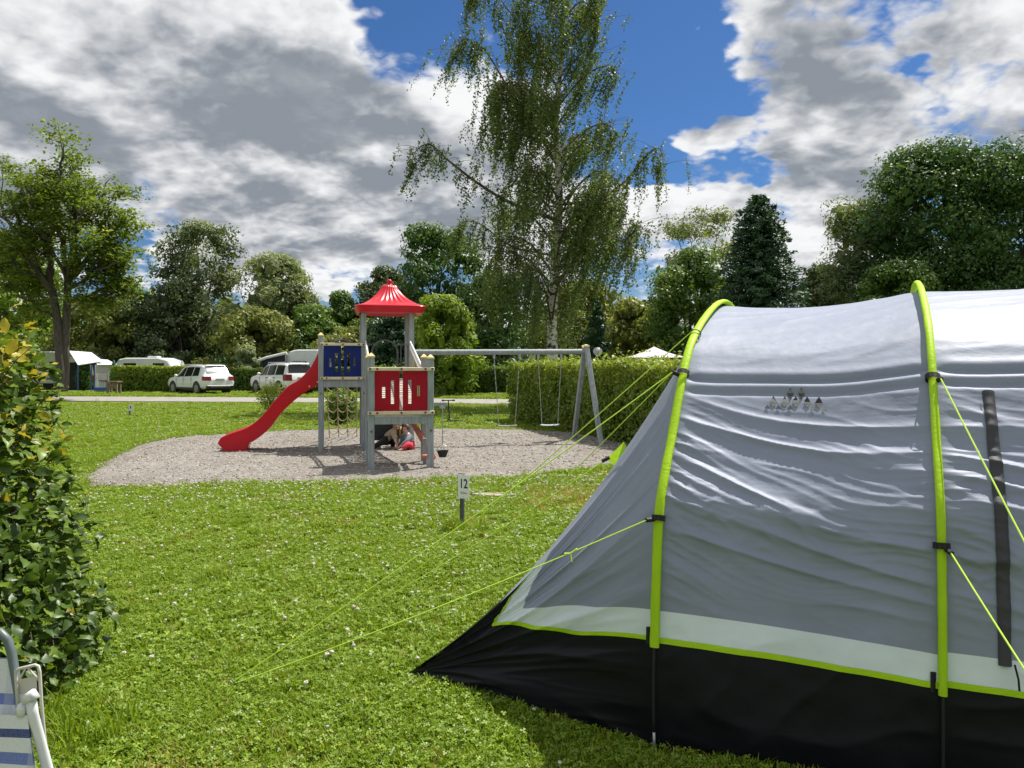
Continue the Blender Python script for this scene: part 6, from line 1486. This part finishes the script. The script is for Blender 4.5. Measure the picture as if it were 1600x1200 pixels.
def scatter(name, label, objs, P, rot, scl, idx, cat='grass'):
    """one point-cloud mesh, instanced with geometry nodes"""
    me = bpy.data.meshes.new(name); me.vertices.add(len(P)); me.vertices.foreach_set('co', np.asarray(P, np.float32).ravel())
    for nm, v in (('rot', rot), ('scl', scl)): me.attributes.new(nm, 'FLOAT', 'POINT').data.foreach_set('value', np.asarray(v, np.float32))
    me.attributes.new('idx', 'INT', 'POINT').data.foreach_set('value', np.asarray(idx, np.int32))
    o = tag(link(name, me), label, cat, kind='stuff'); ng = bpy.data.node_groups.new(name, 'GeometryNodeTree'); ng.interface.new_socket('Geometry', in_out='INPUT', socket_type='NodeSocketGeometry'); ng.interface.new_socket('Geometry', in_out='OUTPUT', socket_type='NodeSocketGeometry')
    N_ = ng.nodes; Lk = ng.links; gi = N_.new('NodeGroupInput'); go = N_.new('NodeGroupOutput'); jn = N_.new('GeometryNodeJoinGeometry')
    def attr(nm, ty):
        a = N_.new('GeometryNodeInputNamedAttribute'); a.data_type = ty; a.inputs[0].default_value = nm; return a.outputs[0]
    m2p = N_.new('GeometryNodeMeshToPoints'); Lk.new(gi.outputs[0], m2p.inputs[0]); cx = N_.new('ShaderNodeCombineXYZ'); Lk.new(attr('rot', 'FLOAT'), cx.inputs[2])
    for k, ob in enumerate(objs):
        oi = N_.new('GeometryNodeObjectInfo'); oi.inputs[0].default_value = ob; cmp = N_.new('FunctionNodeCompare'); cmp.data_type = 'INT'; cmp.operation = 'EQUAL'; ints = [s for s in cmp.inputs if s.type == 'INT']; Lk.new(attr('idx', 'INT'), ints[0]); ints[1].default_value = k
        ip = N_.new('GeometryNodeInstanceOnPoints'); Lk.new(m2p.outputs[0], ip.inputs['Points']); Lk.new(cmp.outputs[0], ip.inputs['Selection']); Lk.new(oi.outputs['Geometry'], ip.inputs['Instance']); Lk.new(cx.outputs[0], ip.inputs['Rotation']); Lk.new(attr('scl', 'FLOAT'), ip.inputs['Scale']); Lk.new(ip.outputs[0], jn.inputs[0])
    Lk.new(jn.outputs[0], go.inputs[0]); md = o.modifiers.new('scatter', 'NODES'); md.node_group = ng; return o
TENT_FP = [tuple(TP1 + N0 * .05), tuple(NOSE[:2] + np.array((.12, .02))), tuple(NOSE2[:2]), tuple(TP1 + N0 * 2.9), tuple(TP3 + N0 * 2.9), tuple(TP3 + N0 * .05), tuple(TP2 + N0 * .05)]
def band(y0, y1, dens, rg, pad=.6, xmax=1e9):
    n = int((y1 - y0) * (y1 + y0) / 2 * 1.36 * dens + pad * 2 * (y1 - y0) * dens); y = np.sqrt(rg.uniform(y0 ** 2, y1 ** 2, n)); x = rg.uniform(-1, 1, n) * (.68 * y + pad); ok = ~inpoly(x, y, TENT_FP) & (x < xmax); return x[ok], y[ok]
def road_y(x, k): return np.interp(x, [r_[k][0] for r_ in ROAD], [r_[k][1] for r_ in ROAD])
def lawn_grass():
    rg = np.random.default_rng(91); T_ = [tuft('tuft', 1, 30, .055, .038, 12), tuft('tuft', 2, 24, .055, .032, 20), tuft('tuft', 3, 34, .06, .045, 6), tuft('tuft', 4, 20, .05, .027, 26), tuft('tall_tuft', 5, 16, .05, .10, 0, .003), tuft('dry_tuft', 6, 26, .055, .034, 0, .0032, True)]
    X = []; Y = []; S = []
    for y0, y1, dn, sc_ in ((1.9, 4.2, 520, 1.0), (4.2, 7, 330, 1.1), (7, 11.2, 190, 1.3), (11.2, 20, 60, 1.7), (20, 33.5, 24, 2.0), (36, 48, 8, 2.9)):
        x, y = band(y0, y1, dn, rg); 
        pitm = inpoly(x, y, PITS); keep = ~pitm | (rg.uniform(size=len(x)) < .0)
        rd = (y > road_y(x, 0) - .2) & (y < road_y(x, 1) + .2); keep &= ~rd
        x, y = x[keep], y[keep]; X.append(x); Y.append(y); S.append(np.full(len(x), sc_) * rg.uniform(.75, 1.25, len(x)))
    X = np.concatenate(X); Y = np.concatenate(Y); S = np.concatenate(S); thin = fbm(X * .9, Y * .9, 3); S *= np.clip(1.0 + .45 * thin, .55, 1.4)
    # worn, dry edge where feet and tent pegs keep the sward short
    idx = rg.choice(4, len(X), p=[.30, .32, .18, .20]); tall = (fbm(X * .7 + 9, Y * .7, 2) > .42) & (rg.uniform(size=len(X)) < .18); idx[tall] = 4
    gy = gnd(905, 778); dry = fbm(X * .55 + 31, Y * .55 + 3, 3) + 1.2 * np.exp(-((X - gy.x) ** 2 / .35 + (Y - gy.y) ** 2 / .5)); idx[(rg.uniform(size=len(X)) < np.clip((dry - .12) * 1.3, .05, .75))] = 5
    sg_ = (np.hypot(X - sg.x, Y - sg.y) < .28); idx[sg_ & (rg.uniform(size=len(X)) < .6)] = 4
    P = np.stack([X, Y, hgt(X, Y)], 1); scatter('grass', 'short mown lawn grass with clover leaves', T_, P, rg.uniform(0, 6.28, len(X)), S, idx); print('tufts', len(X))
    # clover heads, thickest towards the gravel
    H_ = [head('clover_head', GM[2], .0095, .05, 1), head('clover_head', GM[2], .0075, .042, 2), head('buttercup_head', GM[3], .009, .07, 3)]
    x, y = band(2.6, 11, 95, rg); cl = fbm(x * .8 + 4, y * .8, 3); pr = np.clip((y - 3) / 7.0, 0, 1) ** 1.6 * np.clip(.55 + 1.5 * cl, 0, 1.3) + .05; k = (rg.uniform(size=len(x)) < pr) & ~inpoly(x, y, PITS); x, y = x[k], y[k]
    i2 = rg.choice(2, len(x)); i2[rg.uniform(size=len(x)) < .015] = 2; sc2 = rg.uniform(.8, 1.35, len(x)) * np.interp(y, [3, 8, 11], [.75, .88, 1.0]); scatter('clover_flowers', 'white clover heads dotted over the lawn', H_, np.stack([x, y, hgt(x, y)], 1), rg.uniform(0, 6.28, len(x)), sc2, i2, 'flowers'); print('heads', len(x))
    x, y = band(16, 33, 3.2, rg); k = ~inpoly(x, y, PITS) & (x < 0); x, y = x[k], y[k]; scatter('daisies', 'pale daisies in the lawn beyond the gravel', H_[:2], np.stack([x, y, hgt(x, y) + .03], 1), rg.uniform(0, 6.28, len(x)), rg.uniform(1.0, 1.6, len(x)), rg.choice(2, len(x)), 'flowers')
    # straw-coloured stalks along the rim of the gravel
    Pp = np.array(PITS); q = Pp[rg.integers(0, len(Pp), 900)] + rg.normal(size=(900, 2)) * .10; scatter('edge_grass', 'ragged grass along the rim of the gravel', T_, np.stack([q[:, 0], q[:, 1], hgt(q[:, 0], q[:, 1]) + .01], 1), rg.uniform(0, 6.28, 900), rg.uniform(.7, 1.35, 900), rg.choice(5, 900, p=[.3, .2, .25, .1, .15]))
lawn_grass()
def pebbles():
    rg = np.random.default_rng(95); ob = []
    for k in range(3):
        mb = MB(); mb.ball((0, 0, 0), .012, 6, 4, (1, .75 + .1 * k, .55)); me = bpy.data.meshes.new('pebble'); me.from_pydata([tuple(Vector(v) * (1 + .2 * rg.normal())) for v in mb.v], [], mb.f); me.update(); me.materials.append([M['slab'], M['gravel'], pbr('pale_pebble', (.46, .42, .36), .8)][k]); ob.append(bpy.data.objects.new('pebble', me))
    x, y = band(9.8, 19.5, 60, rg); k = inpoly(x, y, PITS); x, y = x[k], y[k]; scatter('gravel_stones', 'loose stones on the gravel', ob, np.stack([x, y, hgt(x, y) + .048 + .022 * fbm(x * 1.6, y * 1.6, 3)], 1), rg.uniform(0, 6.28, len(x)), rg.uniform(.6, 1.7, len(x)), rg.choice(3, len(x)), 'gravel')
pebbles()
